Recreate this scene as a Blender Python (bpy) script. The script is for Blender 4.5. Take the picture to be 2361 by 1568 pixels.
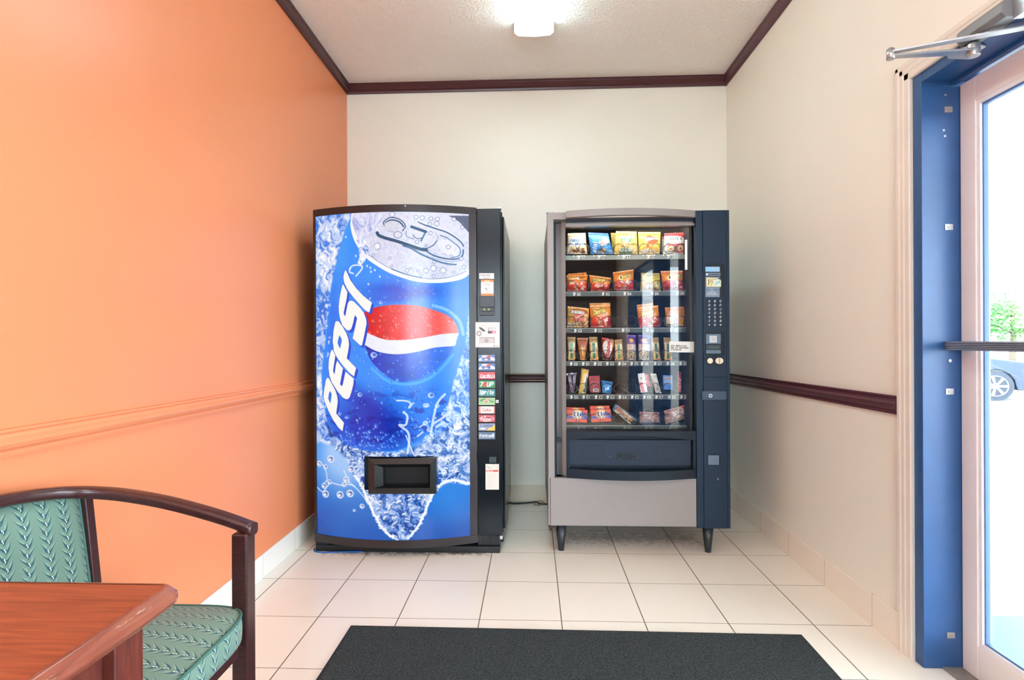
import bpy, math, random
import numpy as np
from mathutils import Vector, Matrix
R = math.radians
C = bpy.context.scene.collection
for o in list(bpy.data.objects): bpy.data.objects.remove(o)

# ------------------------------------------------------------------ camera
F_PX = 1192.1
cam_d = bpy.data.cameras.new('camera'); cam = bpy.data.objects.new('camera', cam_d); C.objects.link(cam)
YAW, ROLL = 0.0386, 0.0047
CAM = Vector((1.2069, -2.7397, 1.1274))
cy_, sy_, cr_, sr_ = math.cos(YAW), math.sin(YAW), math.cos(ROLL), math.sin(ROLL)
RM = Matrix(((cy_, -sy_, 0), (sy_, cy_, 0), (0, 0, 1))) @ Matrix(((cr_, 0, sr_), (0, 1, 0), (-sr_, 0, cr_)))
m = RM.to_4x4() @ Matrix.Rotation(R(90), 4, 'X')
m.translation = CAM
cam.matrix_world = m
cam_d.sensor_fit = 'HORIZONTAL'; cam_d.sensor_width = 36.0
cam_d.lens = 36.0 * F_PX / 2361.0
cam_d.clip_start = 0.02; cam_d.clip_end = 300
bpy.context.scene.camera = cam

# ------------------------------------------------------------------ world / light / exposure
sc = bpy.context.scene
sc.view_settings.view_transform = 'Standard'; sc.view_settings.look = 'None'
sc.view_settings.gamma = 1.0; sc.view_settings.exposure = 0.53
sc.view_settings.use_curve_mapping = False
sc.cycles.max_bounces = 12; sc.cycles.diffuse_bounces = 8; sc.cycles.transparent_max_bounces = 16
sc.cycles.sample_clamp_indirect = 8.0
sc.cycles.caustics_reflective = False; sc.cycles.caustics_refractive = False
w = bpy.data.worlds.new('sky'); sc.world = w; w.use_nodes = True
bg = w.node_tree.nodes['Background']
WORLD = 14.0
bg.inputs[0].default_value = (0.76, 0.90, 1.0, 1); bg.inputs[1].default_value = WORLD
LAMP = 9.0          # ceiling fixtures
LAMP2 = 18.0         # added unseen fixture behind the camera, for fill light

def portal(loc, rot, sx, sy):
    l = bpy.data.lights.new('daylight_portal', 'AREA'); l.shape = 'RECTANGLE'; l.size = sx; l.size_y = sy
    l.cycles.is_portal = True
    o = bpy.data.objects.new('daylight_portal', l); o.location = loc; o.rotation_euler = rot; C.objects.link(o)
portal((2.78, -1.40, 1.02), (0, R(90), 0), 2.0, 0.95)
portal((.83, -5.50, 1.475), (R(90), 0, R(180)), 1.5, 1.4)
portal((2.78, -3.20, 1.02), (0, R(90), 0), 2.0, 2.3)

# ------------------------------------------------------------------ helpers
def at(px, py, y):
    """point of the plane y = const seen at photograph pixel (px, py)"""
    d = RM @ Vector(((px - 1180.5) / F_PX, 1.0, -(py - 784.0) / F_PX))
    t = (y - CAM.y) / d.y
    return CAM + d * t
def lin(c):
    c = np.asarray(c, float)
    return np.where(c <= .04045, c / 12.92, ((c + .055) / 1.055) ** 2.4)
def hx(s):
    s = s.lstrip('#'); s = s if len(s) == 6 else ''.join(q * 2 for q in s); return np.array([int(s[i:i+2], 16) / 255 for i in (0, 2, 4)])
def tag(o, label=None, cat=None, group=None, kind=None):
    if label: o['label'] = label
    if cat: o['category'] = cat
    if group: o['group'] = group
    if kind: o['kind'] = kind
    return o
ORG = {}
def empty(name, loc, label=None, cat=None, group=None, kind=None):
    o = bpy.data.objects.new(name, None); o.location = loc; C.objects.link(o); ORG[o.name] = Vector(loc)
    o.empty_display_size = .05
    return tag(o, label, cat, group, kind)

MATS = {}
def mat(name, col, rough=.5, metal=0., var=.04, scale=30., bump=0., bscale=200., coat=0., spec=.5, emis=None, es=1., aniso=None):
    if name in MATS: return MATS[name]
    M = bpy.data.materials.new(name); M.use_nodes = True; nt = M.node_tree; N = nt.nodes; L = nt.links
    b = N['Principled BSDF']
    c = lin(hx(col)) if isinstance(col, str) else np.array(col)
    b.inputs['Roughness'].default_value = rough; b.inputs['Metallic'].default_value = metal
    b.inputs['Coat Weight'].default_value = coat; b.inputs['Coat Roughness'].default_value = .12
    b.inputs['Specular IOR Level'].default_value = spec
    tc = N.new('ShaderNodeTexCoord')
    n = N.new('ShaderNodeTexNoise'); n.inputs['Scale'].default_value = scale; n.inputs['Detail'].default_value = 4
    if aniso:
        mp = N.new('ShaderNodeMapping'); mp.inputs['Scale'].default_value = aniso
        L.new(tc.outputs['Object'], mp.inputs[0]); L.new(mp.outputs[0], n.inputs['Vector'])
    else: L.new(tc.outputs['Object'], n.inputs['Vector'])
    r = N.new('ShaderNodeMix'); r.data_type = 'RGBA'
    r.inputs[6].default_value = (*np.clip(c * (1 - var * 2), 0, 1), 1); r.inputs[7].default_value = (*np.clip(c * (1 + var * 2), 0, 1), 1)
    L.new(n.outputs['Fac'], r.inputs[0]); L.new(r.outputs[2], b.inputs['Base Color'])
    if bump:
        n2 = N.new('ShaderNodeTexNoise'); n2.inputs['Scale'].default_value = bscale; n2.inputs['Detail'].default_value = 3
        L.new(tc.outputs['Object'], n2.inputs['Vector'])
        bp = N.new('ShaderNodeBump'); bp.inputs['Strength'].default_value = bump; bp.inputs['Distance'].default_value = .004
        L.new(n2.outputs['Fac'], bp.inputs['Height']); L.new(bp.outputs[0], b.inputs['Normal'])
    if emis is not None:
        e = lin(hx(emis)) if isinstance(emis, str) else emis
        b.inputs['Emission Color'].default_value = (*e, 1); b.inputs['Emission Strength'].default_value = es
    MATS[name] = M; return M
def art_mat(name, rough=.4, coat=0., emit=0., dif=1., bump=0.):
    if name in MATS: return MATS[name]
    M = bpy.data.materials.new(name); M.use_nodes = True; N = M.node_tree.nodes; L = M.node_tree.links
    b = N['Principled BSDF']; a = N.new('ShaderNodeAttribute'); a.attribute_name = 'art'
    mul = N.new('ShaderNodeVectorMath'); mul.operation = 'SCALE'; mul.inputs['Scale'].default_value = dif
    L.new(a.outputs['Color'], mul.inputs[0]); L.new(mul.outputs[0], b.inputs['Base Color'])
    b.inputs['Roughness'].default_value = rough; b.inputs['Coat Weight'].default_value = coat
    if emit:
        L.new(a.outputs['Color'], b.inputs['Emission Color']); b.inputs['Emission Strength'].default_value = emit
    if bump:
        tc = N.new('ShaderNodeTexCoord'); n2 = N.new('ShaderNodeTexNoise'); n2.inputs['Scale'].default_value = 55
        n2.inputs['Detail'].default_value = 3; L.new(tc.outputs['Object'], n2.inputs['Vector'])
        bp = N.new('ShaderNodeBump'); bp.inputs['Strength'].default_value = bump; bp.inputs['Distance'].default_value = .006
        L.new(n2.outputs['Fac'], bp.inputs['Height']); L.new(bp.outputs[0], b.inputs['Normal'])
    MATS[name] = M; return M
def glass_mat(name, refl=.09, tint=(1, 1, 1)):
    M = bpy.data.materials.new(name); M.use_nodes = True; N = M.node_tree.nodes; L = M.node_tree.links
    N.clear(); out = N.new('ShaderNodeOutputMaterial'); mx = N.new('ShaderNodeMixShader')
    t = N.new('ShaderNodeBsdfTransparent'); t.inputs[0].default_value = (*tint, 1)
    g = N.new('ShaderNodeBsdfGlossy'); g.inputs['Roughness'].default_value = .01
    lw = N.new('ShaderNodeLayerWeight'); lw.inputs['Blend'].default_value = .5
    pw = N.new('ShaderNodeMath'); pw.operation = 'POWER'; pw.inputs[1].default_value = 5; L.new(lw.outputs['Facing'], pw.inputs[0])
    ad = N.new('ShaderNodeMath'); ad.operation = 'MULTIPLY_ADD'; ad.inputs[1].default_value = 1 - refl; ad.inputs[2].default_value = refl
    L.new(pw.outputs[0], ad.inputs[0]); L.new(ad.outputs[0], mx.inputs[0]); L.new(t.outputs[0], mx.inputs[1]); L.new(g.outputs[0], mx.inputs[2])
    L.new(mx.outputs[0], out.inputs[0]); MATS[name] = M; return M

class MB:
    def __init__(s): s.v = []; s.f = []; s.uv = None; s.sm = []
    def add(s, V, Fc, smooth=False):
        n = len(s.v); s.v += [tuple(p) for p in V]; s.f += [tuple(i + n for i in f) for f in Fc]; s.sm += [smooth] * len(Fc); return s
    def box(s, a, b):
        (x0, y0, z0), (x1, y1, z1) = a, b
        x0, x1 = sorted((x0, x1)); y0, y1 = sorted((y0, y1)); z0, z1 = sorted((z0, z1))
        V = [(x0, y0, z0), (x1, y0, z0), (x1, y1, z0), (x0, y1, z0), (x0, y0, z1), (x1, y0, z1), (x1, y1, z1), (x0, y1, z1)]
        return s.add(V, [(0, 3, 2, 1), (4, 5, 6, 7), (0, 1, 5, 4), (1, 2, 6, 5), (2, 3, 7, 6), (3, 0, 4, 7)])
    def prism(s, pts, vec, smooth=False):
        n = len(pts); vec = Vector(vec); V = [Vector(p) for p in pts] + [Vector(p) + vec for p in pts]
        s.add(V, [tuple(range(n))[::-1], tuple(range(n, 2 * n))])
        s.f += []; b = len(s.v) - 2 * n
        for i in range(n):
            j = (i + 1) % n; s.f.append((b + i, b + j, b + n + j, b + n + i)); s.sm.append(smooth)
        return s
    def tube(s, P, r, n=10, cap=True):
        P = [Vector(p) for p in P]; k = len(P); rr = r if hasattr(r, '__len__') else [r] * k
        V = []; up = None
        for i, p in enumerate(P):
            d = (P[min(i + 1, k - 1)] - P[max(i - 1, 0)]).normalized()
            if up is None:
                up = Vector((0, 0, 1)) if abs(d.z) < .9 else Vector((1, 0, 0))
            a = (up - d * up.dot(d)).normalized(); up = a; bb = d.cross(a)
            for j in range(n):
                t = 2 * math.pi * j / n; V.append(p + (a * math.cos(t) + bb * math.sin(t)) * rr[i])
        Fc = [(i * n + j, i * n + (j + 1) % n, (i + 1) * n + (j + 1) % n, (i + 1) * n + j) for i in range(k - 1) for j in range(n)]
        s.add(V, Fc, True)
        if cap:
            b = len(s.v) - len(V); s.f.append(tuple(b + j for j in range(n))[::-1]); s.f.append(tuple(b + (k - 1) * n + j for j in range(n))); s.sm += [False, False]
        return s
    def cyl(s, a, b, r, r2=None, n=24): return s.tube([a, b], [r, r if r2 is None else r2], n)
    def sweep(s, P, prof, side, smooth=False, up=(0, 0, 1)):
        """profile (a, b) points: a along side normal, b along up; P = path, side(i) -> unit vector"""
        n = len(prof); V = []
        for i, p in enumerate(P):
            sd = Vector(side(i)) if callable(side) else Vector(side); u = Vector(up)
            for a, b in prof: V.append(Vector(p) + sd * a + u * b)
        k = len(P)
        s.add(V, [(i * n + j, i * n + (j + 1) % n, (i + 1) * n + (j + 1) % n, (i + 1) * n + j) for i in range(k - 1) for j in range(n)], smooth)
        b = len(s.v) - len(V); s.f.append(tuple(b + j for j in range(n))[::-1]); s.f.append(tuple(b + (k - 1) * n + j for j in range(n))); s.sm += [False, False]
        return s
    def bowed(s, x0, x1, zt, zb, yf, th, n=28):
        """slab facing -y whose front follows yf(x), top and bottom edges zt(x), zb(x)"""
        g = lambda q, x: q(x) if callable(q) else q
        V = []
        for i in range(n + 1):
            x = x0 + (x1 - x0) * i / n; y = g(yf, x); t = g(th, x)
            V += [(x, y, g(zb, x)), (x, y, g(zt, x)), (x, y + t, g(zt, x)), (x, y + t, g(zb, x))]
        Fc = []
        for i in range(n):
            a, b = 4 * i, 4 * i + 4
            Fc += [(a, b, b + 1, a + 1), (a + 1, b + 1, b + 2, a + 2), (a + 2, b + 2, b + 3, a + 3), (a + 3, b + 3, b, a)]
        Fc += [(3, 2, 1, 0)[::-1], (4 * n, 4 * n + 1, 4 * n + 2, 4 * n + 3)[::-1]]
        return s.add(V, Fc)
    def build(s, name, material, parent=None, bevel=0., seg=2, loc=None, smooth=None, sub=0):
        me = bpy.data.meshes.new(name)
        V = np.array([tuple(v) for v in s.v], float)
        if parent is not None:
            root = ORG[parent.name]; org = Vector(root) if loc is None else None
            o = bpy.data.objects.new(name, me)
            if loc is None: V = V - np.array(root); ORG_o = Vector(root)
            else: o.location = Vector(loc) - root; ORG_o = Vector(loc)
            o.parent = parent
        else:
            o = bpy.data.objects.new(name, me)
            if loc is None: loc2 = Vector(((V[:, 0].min() + V[:, 0].max()) / 2, (V[:, 1].min() + V[:, 1].max()) / 2, V[:, 2].min())); V = V - np.array(loc2)
            else: loc2 = Vector(loc)
            o.location = loc2; ORG_o = loc2
        me.from_pydata([tuple(p) for p in V], [], s.f)
        me.materials.append(material)
        for p, q in zip(me.polygons, s.sm): p.use_smooth = q if smooth is None else smooth
        C.objects.link(o); ORG[o.name] = ORG_o
        if bevel:
            bv = o.modifiers.new('bevel', 'BEVEL'); bv.width = bevel; bv.segments = seg; bv.limit_method = 'ANGLE'; bv.angle_limit = R(35)
            bv.harden_normals = False
        if sub:
            su = o.modifiers.new('sub', 'SUBSURF'); su.levels = sub; su.render_levels = sub
        return o
def prt(name, mb, material, parent, label=None, **k):
    o = mb.build(name, material, parent, **k)
    if label: o['label'] = label
    return o
def pxbox(px0, py0, px1, py1, y, th):
    """box whose front face on plane y covers that photo rectangle, going th back"""
    a = at(px0, py1, y); b = at(px1, py0, y)
    return (a.x, y, a.z), (b.x, y + th, b.z)

# ------------------------------------------------------------------ canvas: printed artwork as colour attribute
FONT = {
 'A': '0 0 2 6 4 0;1 2 3 2', 'B': '0 0 0 6 3 6 4 5 3 3 0 3;3 3 4 1.5 3 0 0 0', 'C': '4 5 3 6 1 6 0 5 0 1 1 0 3 0 4 1',
 'D': '0 0 0 6 2.5 6 4 4.5 4 1.5 2.5 0 0 0', 'E': '4 6 0 6 0 0 4 0;0 3 3 3', 'F': '4 6 0 6 0 0;0 3 3 3', 'G': '4 5 3 6 1 6 0 5 0 1 1 0 3 0 4 1 4 3 2.4 3',
 'H': '0 0 0 6;4 0 4 6;0 3 4 3', 'I': '2 0 2 6', 'J': '4 6 4 1 3 0 1 0 0 1.2', 'K': '0 0 0 6;4 6 0 2.6;1.4 3.6 4 0', 'L': '0 6 0 0 4 0',
 'M': '0 0 0 6 2 3 4 6 4 0', 'N': '0 0 0 6 4 0 4 6', 'O': '1 0 0 1 0 5 1 6 3 6 4 5 4 1 3 0 1 0', 'P': '0 0 0 6 3 6 4 5 4 4 3 3 0 3',
 'Q': '1 0 0 1 0 5 1 6 3 6 4 5 4 1 3 0 1 0;2.5 1.5 4 0', 'R': '0 0 0 6 3 6 4 5 4 4 3 3 0 3;2 3 4 0', 'S': '4 5 3 6 1 6 0 5 0 4 1 3 3 3 4 2 4 1 3 0 1 0 0 1',
 'T': '0 6 4 6;2 6 2 0', 'U': '0 6 0 1 1 0 3 0 4 1 4 6', 'V': '0 6 2 0 4 6', 'W': '0 6 1 0 2 4 3 0 4 6', 'X': '0 0 4 6;0 6 4 0', 'Y': '0 6 2 3 4 6;2 3 2 0', 'Z': '0 6 4 6 0 0 4 0',
 '0': '1 0 0 1 0 5 1 6 3 6 4 5 4 1 3 0 1 0', '1': '1 5 2 6 2 0', '2': '0 5 1 6 3 6 4 5 4 4 0 0 4 0', '3': '0 6 4 6 2 3.5 4 2.5 4 1 3 0 1 0 0 1', '4': '3 0 3 6 0 2 4 2',
 '5': '4 6 0 6 0 3.5 3 3.5 4 2.5 4 1 3 0 0 0', '6': '4 5 3 6 1 6 0 5 0 1 1 0 3 0 4 1 4 2.5 3 3.4 0 3', '7': '0 6 4 6 1.5 0', '8': '1 3 0 4 0 5 1 6 3 6 4 5 4 4 3 3 1 3 0 2 0 1 1 0 3 0 4 1 4 2 3 3',
 '9': '0 1 1 0 3 0 4 1 4 5 3 6 1 6 0 5 0 4 1 3 4 3', '.': '2 0 2 .3', '-': '1 3 3 3', "'": '2 6 2 4.6', '*': '2 1 2 5;.4 2 3.6 4;.4 4 3.6 2', '#': '1 1 1.6 5;2.6 1 3.2 5;.3 2.2 3.8 2.2;.5 3.9 4 3.9', '$': '4 5 0 5 0 3 4 3 4 1 0 1;2 -.5 2 6.5',
 'a': '4 4 1 4 0 3 0 1 1 0 3 0 4 1;4 4 4 0', 'b': '0 6 0 0 3 0 4 1 4 3 3 4 0 4', 'c': '4 4 1 4 0 3 0 1 1 0 4 0', 'd': '4 6 4 0 1 0 0 1 0 3 1 4 4 4', 'e': '0 2 4 2 4 3 3 4 1 4 0 3 0 1 1 0 4 0',
 'f': '4 6 2.5 6 2 5 2 0;.5 4 3.5 4', 'g': '4 4 1 4 0 3 0 1 1 0 4 0;4 4 4 -1 3 -2 0 -2', 'h': '0 0 0 6;0 4 3 4 4 3 4 0', 'i': '2 0 2 4;2 5.4 2 5.8', 'k': '0 0 0 6;3.6 4 0 1.6;1.3 2.4 4 0', 'l': '2 6 2 0', 'm': '0 0 0 4;0 4 2 4 2 0;2 4 4 4 4 0',
 'n': '0 0 0 4;0 4 3 4 4 3 4 0', 'o': '1 0 0 1 0 3 1 4 3 4 4 3 4 1 3 0 1 0', 'p': '0 4 0 -2;0 4 3 4 4 3 4 1 3 0 0 0', 'r': '0 0 0 4;0 3 1.5 4 3.5 4', 's': '4 4 1 4 0 3 1 2 3 2 4 1 3 0 0 0', 't': '2 6 2 0 4 0;.5 4 3.5 4', 'u': '0 4 0 1 1 0 4 0;4 4 4 0',
 'v': '0 4 2 0 4 4', 'w': '0 4 1 0 2 3 3 0 4 4', 'y': '0 4 2 0;4 4 1 -2', 'z': '0 4 4 4 0 0 4 0', 'x': '0 0 4 4;0 4 4 0'}
def sm01(t): t = np.clip(t, 0, 1); return t * t * (3 - 2 * t)
class Cv:
    def __init__(s, x0, y0, x1, y1, dens=1., col='#ffffff'):
        s.x0, s.y0, s.x1, s.y1, s.d = x0, y0, x1, y1, dens
        s.W = max(4, int(round((x1 - x0) * dens))); s.H = max(4, int(round((y1 - y0) * dens)))
        s.X, s.Y = np.meshgrid(np.linspace(x0, x1, s.W), np.linspace(y0, y1, s.H))
        s.dx = (x1 - x0) / (s.W - 1)
        s.im = np.empty((s.H, s.W, 3)); s.im[:] = hx(col) if isinstance(col, str) else col
    def win(s, a, b, c, d, pad=3):
        p = pad * s.dx; sx = (s.W - 1) / (s.x1 - s.x0); sy = (s.H - 1) / (s.y1 - s.y0)
        i0 = max(0, int((a - p - s.x0) * sx)); i1 = min(s.W, int((c + p - s.x0) * sx) + 2)
        j0 = max(0, int((b - p - s.y0) * sy)); j1 = min(s.H, int((d + p - s.y0) * sy) + 2)
        return slice(j0, max(j0, j1)), slice(i0, max(i0, i1))
    def blend(s, sl, al, col, a=1.):
        c = hx(col) if isinstance(col, str) else np.asarray(col)
        al = (al * a)[..., None]; s.im[sl] = s.im[sl] * (1 - al) + c * al
    def mask_poly(s, P, sl):
        X, Y = s.X[sl], s.Y[sl]; acc = np.zeros(X.shape); q = s.dx * .25
        if X.size == 0: return acc
        for ox, oy in ((-q, -q), (q, -q), (-q, q), (q, q)):
            ins = np.zeros(X.shape, bool); x, y = X + ox, Y + oy
            for (xa, ya), (xb, yb) in zip(P, P[1:] + P[:1]):
                if ya == yb: continue
                c = ((ya > y) != (yb > y)) & (x < (xb - xa) * (y - ya) / (yb - ya) + xa); ins ^= c
            acc += ins
        return acc / 4
    def poly(s, P, col, a=1.):
        xs = [p[0] for p in P]; ys = [p[1] for p in P]; sl = s.win(min(xs), min(ys), max(xs), max(ys))
        s.blend(sl, s.mask_poly(list(P), sl), col, a)
    def rect(s, a, b, c, d, col, al=1.): s.poly([(a, b), (c, b), (c, d), (a, d)], col, al)
    def ell(s, cx, cy, rx, ry, col, a=1., rot=0., ring=None, soft=0.):
        r = max(rx, ry); sl = s.win(cx - r, cy - r, cx + r, cy + r); X = s.X[sl] - cx; Y = s.Y[sl] - cy
        c, n = math.cos(rot), math.sin(rot); x = X * c + Y * n; y = -X * n + Y * c
        q = np.sqrt((x / rx) ** 2 + (y / ry) ** 2); d = (q - 1) * min(rx, ry)
        if ring is not None: al = np.clip(.5 - (np.abs(d) - ring / 2) / s.dx, 0, 1)
        elif soft: al = sm01((1 - q) / soft)
        else: al = np.clip(.5 - d / s.dx, 0, 1)
        s.blend(sl, al, col, a)
    def stroke(s, P, wd, col, a=1.):
        xs = [p[0] for p in P]; ys = [p[1] for p in P]; sl = s.win(min(xs) - wd, min(ys) - wd, max(xs) + wd, max(ys) + wd)
        X, Y = s.X[sl], s.Y[sl]
        if X.size == 0: return
        D = np.full(X.shape, 1e9)
        for (xa, ya), (xb, yb) in zip(P, P[1:]):
            dx, dy = xb - xa, yb - ya; l2 = dx * dx + dy * dy + 1e-12
            t = np.clip(((X - xa) * dx + (Y - ya) * dy) / l2, 0, 1); D = np.minimum(D, np.hypot(X - xa - t * dx, Y - ya - t * dy))
        s.blend(sl, np.clip(.5 - (D - wd / 2) / s.dx, 0, 1), col, a)
    def text(s, t, x, y, h, col, wt=None, slant=0., rot=0., adv=1.35, asp=.62, a=1., out=None):
        """(x, y) = baseline start; y grows downward"""
        wt = wt or h * .17; k = h / 6.; c, n = math.cos(rot), math.sin(rot)
        for pas in ((out, wt * 2.1), (col, wt)) if out else ((col, wt),):
            cx = 0.
            for ch in t:
                if ch == ' ': cx += 4 * k * asp * adv * .8; continue
                for pl in FONT.get(ch, FONT.get(ch.upper(), '')).split(';'):
                    v = [float(q) for q in pl.split()]
                    P = []
                    for i in range(0, len(v), 2):
                        lx = cx + v[i] * k * asp + v[i + 1] * k * slant; ly = -v[i + 1] * k
                        P.append((x + lx * c - ly * n, y + lx * n + ly * c))
                    if len(P) > 1: s.stroke(P, pas[1], pas[0], a)
                cx += 4 * k * asp * adv + wt * .55
        return cx
    def noise(s, sx, sy, seed, octv=4, ridged=False, X=None, Y=None):
        rng = np.random.default_rng(seed); X = s.X if X is None else X; Y = s.Y if Y is None else Y
        out = np.zeros(X.shape); amp = 1.; tot = 0.
        for o in range(octv):
            a = rng.uniform(.3, 1.2) + o * .9; c, n_ = math.cos(a), math.sin(a)
            x, y = X / sx, Y / sy; u = x * c - y * n_; v = x * n_ + y * c; u = u - u.min() + rng.random(); v = v - v.min() + rng.random()
            G = rng.random((int(v.max()) + 3, int(u.max()) + 3)); i = u.astype(int); j = v.astype(int); fu = sm01(u - i); fv = sm01(v - j)
            n = (G[j, i] * (1 - fu) + G[j, i + 1] * fu) * (1 - fv) + (G[j + 1, i] * (1 - fu) + G[j + 1, i + 1] * fu) * fv
            if ridged: n = (1 - np.abs(2 * n - 1)) ** 1.5
            out += n * amp; tot += amp; amp *= .6; sx /= 2.; sy /= 2.
        return out / tot
    def mesh(s, name, fn, material, parent=None, loc=None, smooth=True, back=None, hole=None):
        """fn(u, v) -> X, Y, Z arrays; u, v in 0..1, v downward; back: thickness function giving a closed body"""
        U, V = np.meshgrid(np.linspace(0, 1, s.W), np.linspace(0, 1, s.H))
        P = np.stack(fn(U, V), -1).reshape(-1, 3); W, H = s.W, s.H
        col = np.concatenate([lin(np.clip(s.im, 0, 1)).reshape(-1, 3), np.ones((W * H, 1))], 1)
        idx = np.arange(W * H).reshape(H, W)
        Fq = np.stack([idx[:-1, :-1], idx[1:, :-1], idx[1:, 1:], idx[:-1, 1:]], -1).reshape(-1, 4)
        if hole is not None:
            cx = (U[:-1, :-1] + U[1:, 1:]).ravel() / 2; cy = (V[:-1, :-1] + V[1:, 1:]).ravel() / 2
            Fq = Fq[~((cx > hole[0]) & (cx < hole[2]) & (cy > hole[1]) & (cy < hole[3]))]
        if back is not None:
            B = np.stack(back(U, V), -1).reshape(-1, 3); n = W * H
            rim = list(idx[0, :]) + list(idx[1:, -1]) + list(idx[-1, -2::-1]) + list(idx[-2:0, 0])
            rim = np.array(rim); rn = np.roll(rim, -1)
            Fq = np.concatenate([Fq, Fq[:, ::-1] + n, np.stack([rim, rn, rn + n, rim + n], -1)])
            P = np.concatenate([P, B]); col = np.concatenate([col, col])
        me = bpy.data.meshes.new(name)
        if parent is not None:
            org = ORG[parent.name]
        else:
            org = Vector(((P[:, 0].min() + P[:, 0].max()) / 2, (P[:, 1].min() + P[:, 1].max()) / 2, P[:, 2].min()))
        P = P - np.array(org)
        me.vertices.add(len(P)); me.vertices.foreach_set('co', P.astype(np.float32).ravel())
        nf = len(Fq); me.loops.add(nf * 4); me.polygons.add(nf)
        me.loops.foreach_set('vertex_index', Fq.astype(np.int32).ravel())
        me.polygons.foreach_set('loop_start', np.arange(0, nf * 4, 4, dtype=np.int32))
        me.polygons.foreach_set('use_smooth', np.full(nf, smooth))
        me.update(calc_edges=True); me.validate()
        ca = me.color_attributes.new('art', 'FLOAT_COLOR', 'POINT'); ca.data.foreach_set('color', col.astype(np.float32).ravel())
        me.materials.append(material)
        o = bpy.data.objects.new(name, me); C.objects.link(o); ORG[o.name] = Vector(org)
        if parent is not None: o.parent = parent
        else: o.location = org
        return o
def quad_fn(TL, TR, BR, BL, off=(0, 0, 0), bul=None, sgn=1):
    TL, TR, BR, BL = [np.array(p) for p in (TL, TR, BR, BL)]
    def fn(u, v):
        P = ((1 - u) * (1 - v))[..., None] * TL + (u * (1 - v))[..., None] * TR + (u * v)[..., None] * BR + ((1 - u) * v)[..., None] * BL + np.array(off)
        if bul is not None: P[..., 1] -= bul(u, v) * sgn
        return P[..., 0], P[..., 1], P[..., 2]
    return fn
def decal(name, cv, px0, py0, px1, py1, y, th, material, parent, label=None, rot=0.):
    """thin printed plate: front on plane y, th thick"""
    a, b, c, d = at(px0, py0, y), at(px1, py0, y), at(px1, py1, y), at(px0, py1, y)
    if rot:
        m0 = (a + c) / 2; Q = Matrix.Rotation(rot, 3, 'Y'); a, b, c, d = [m0 + Q @ (p - m0) for p in (a, b, c, d)]
    o = cv.mesh(name, quad_fn(a, b, c, d), material, parent, smooth=False, back=quad_fn(a, b, c, d, off=(0, th, 0)))
    if label: o['label'] = label
    return o
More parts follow.
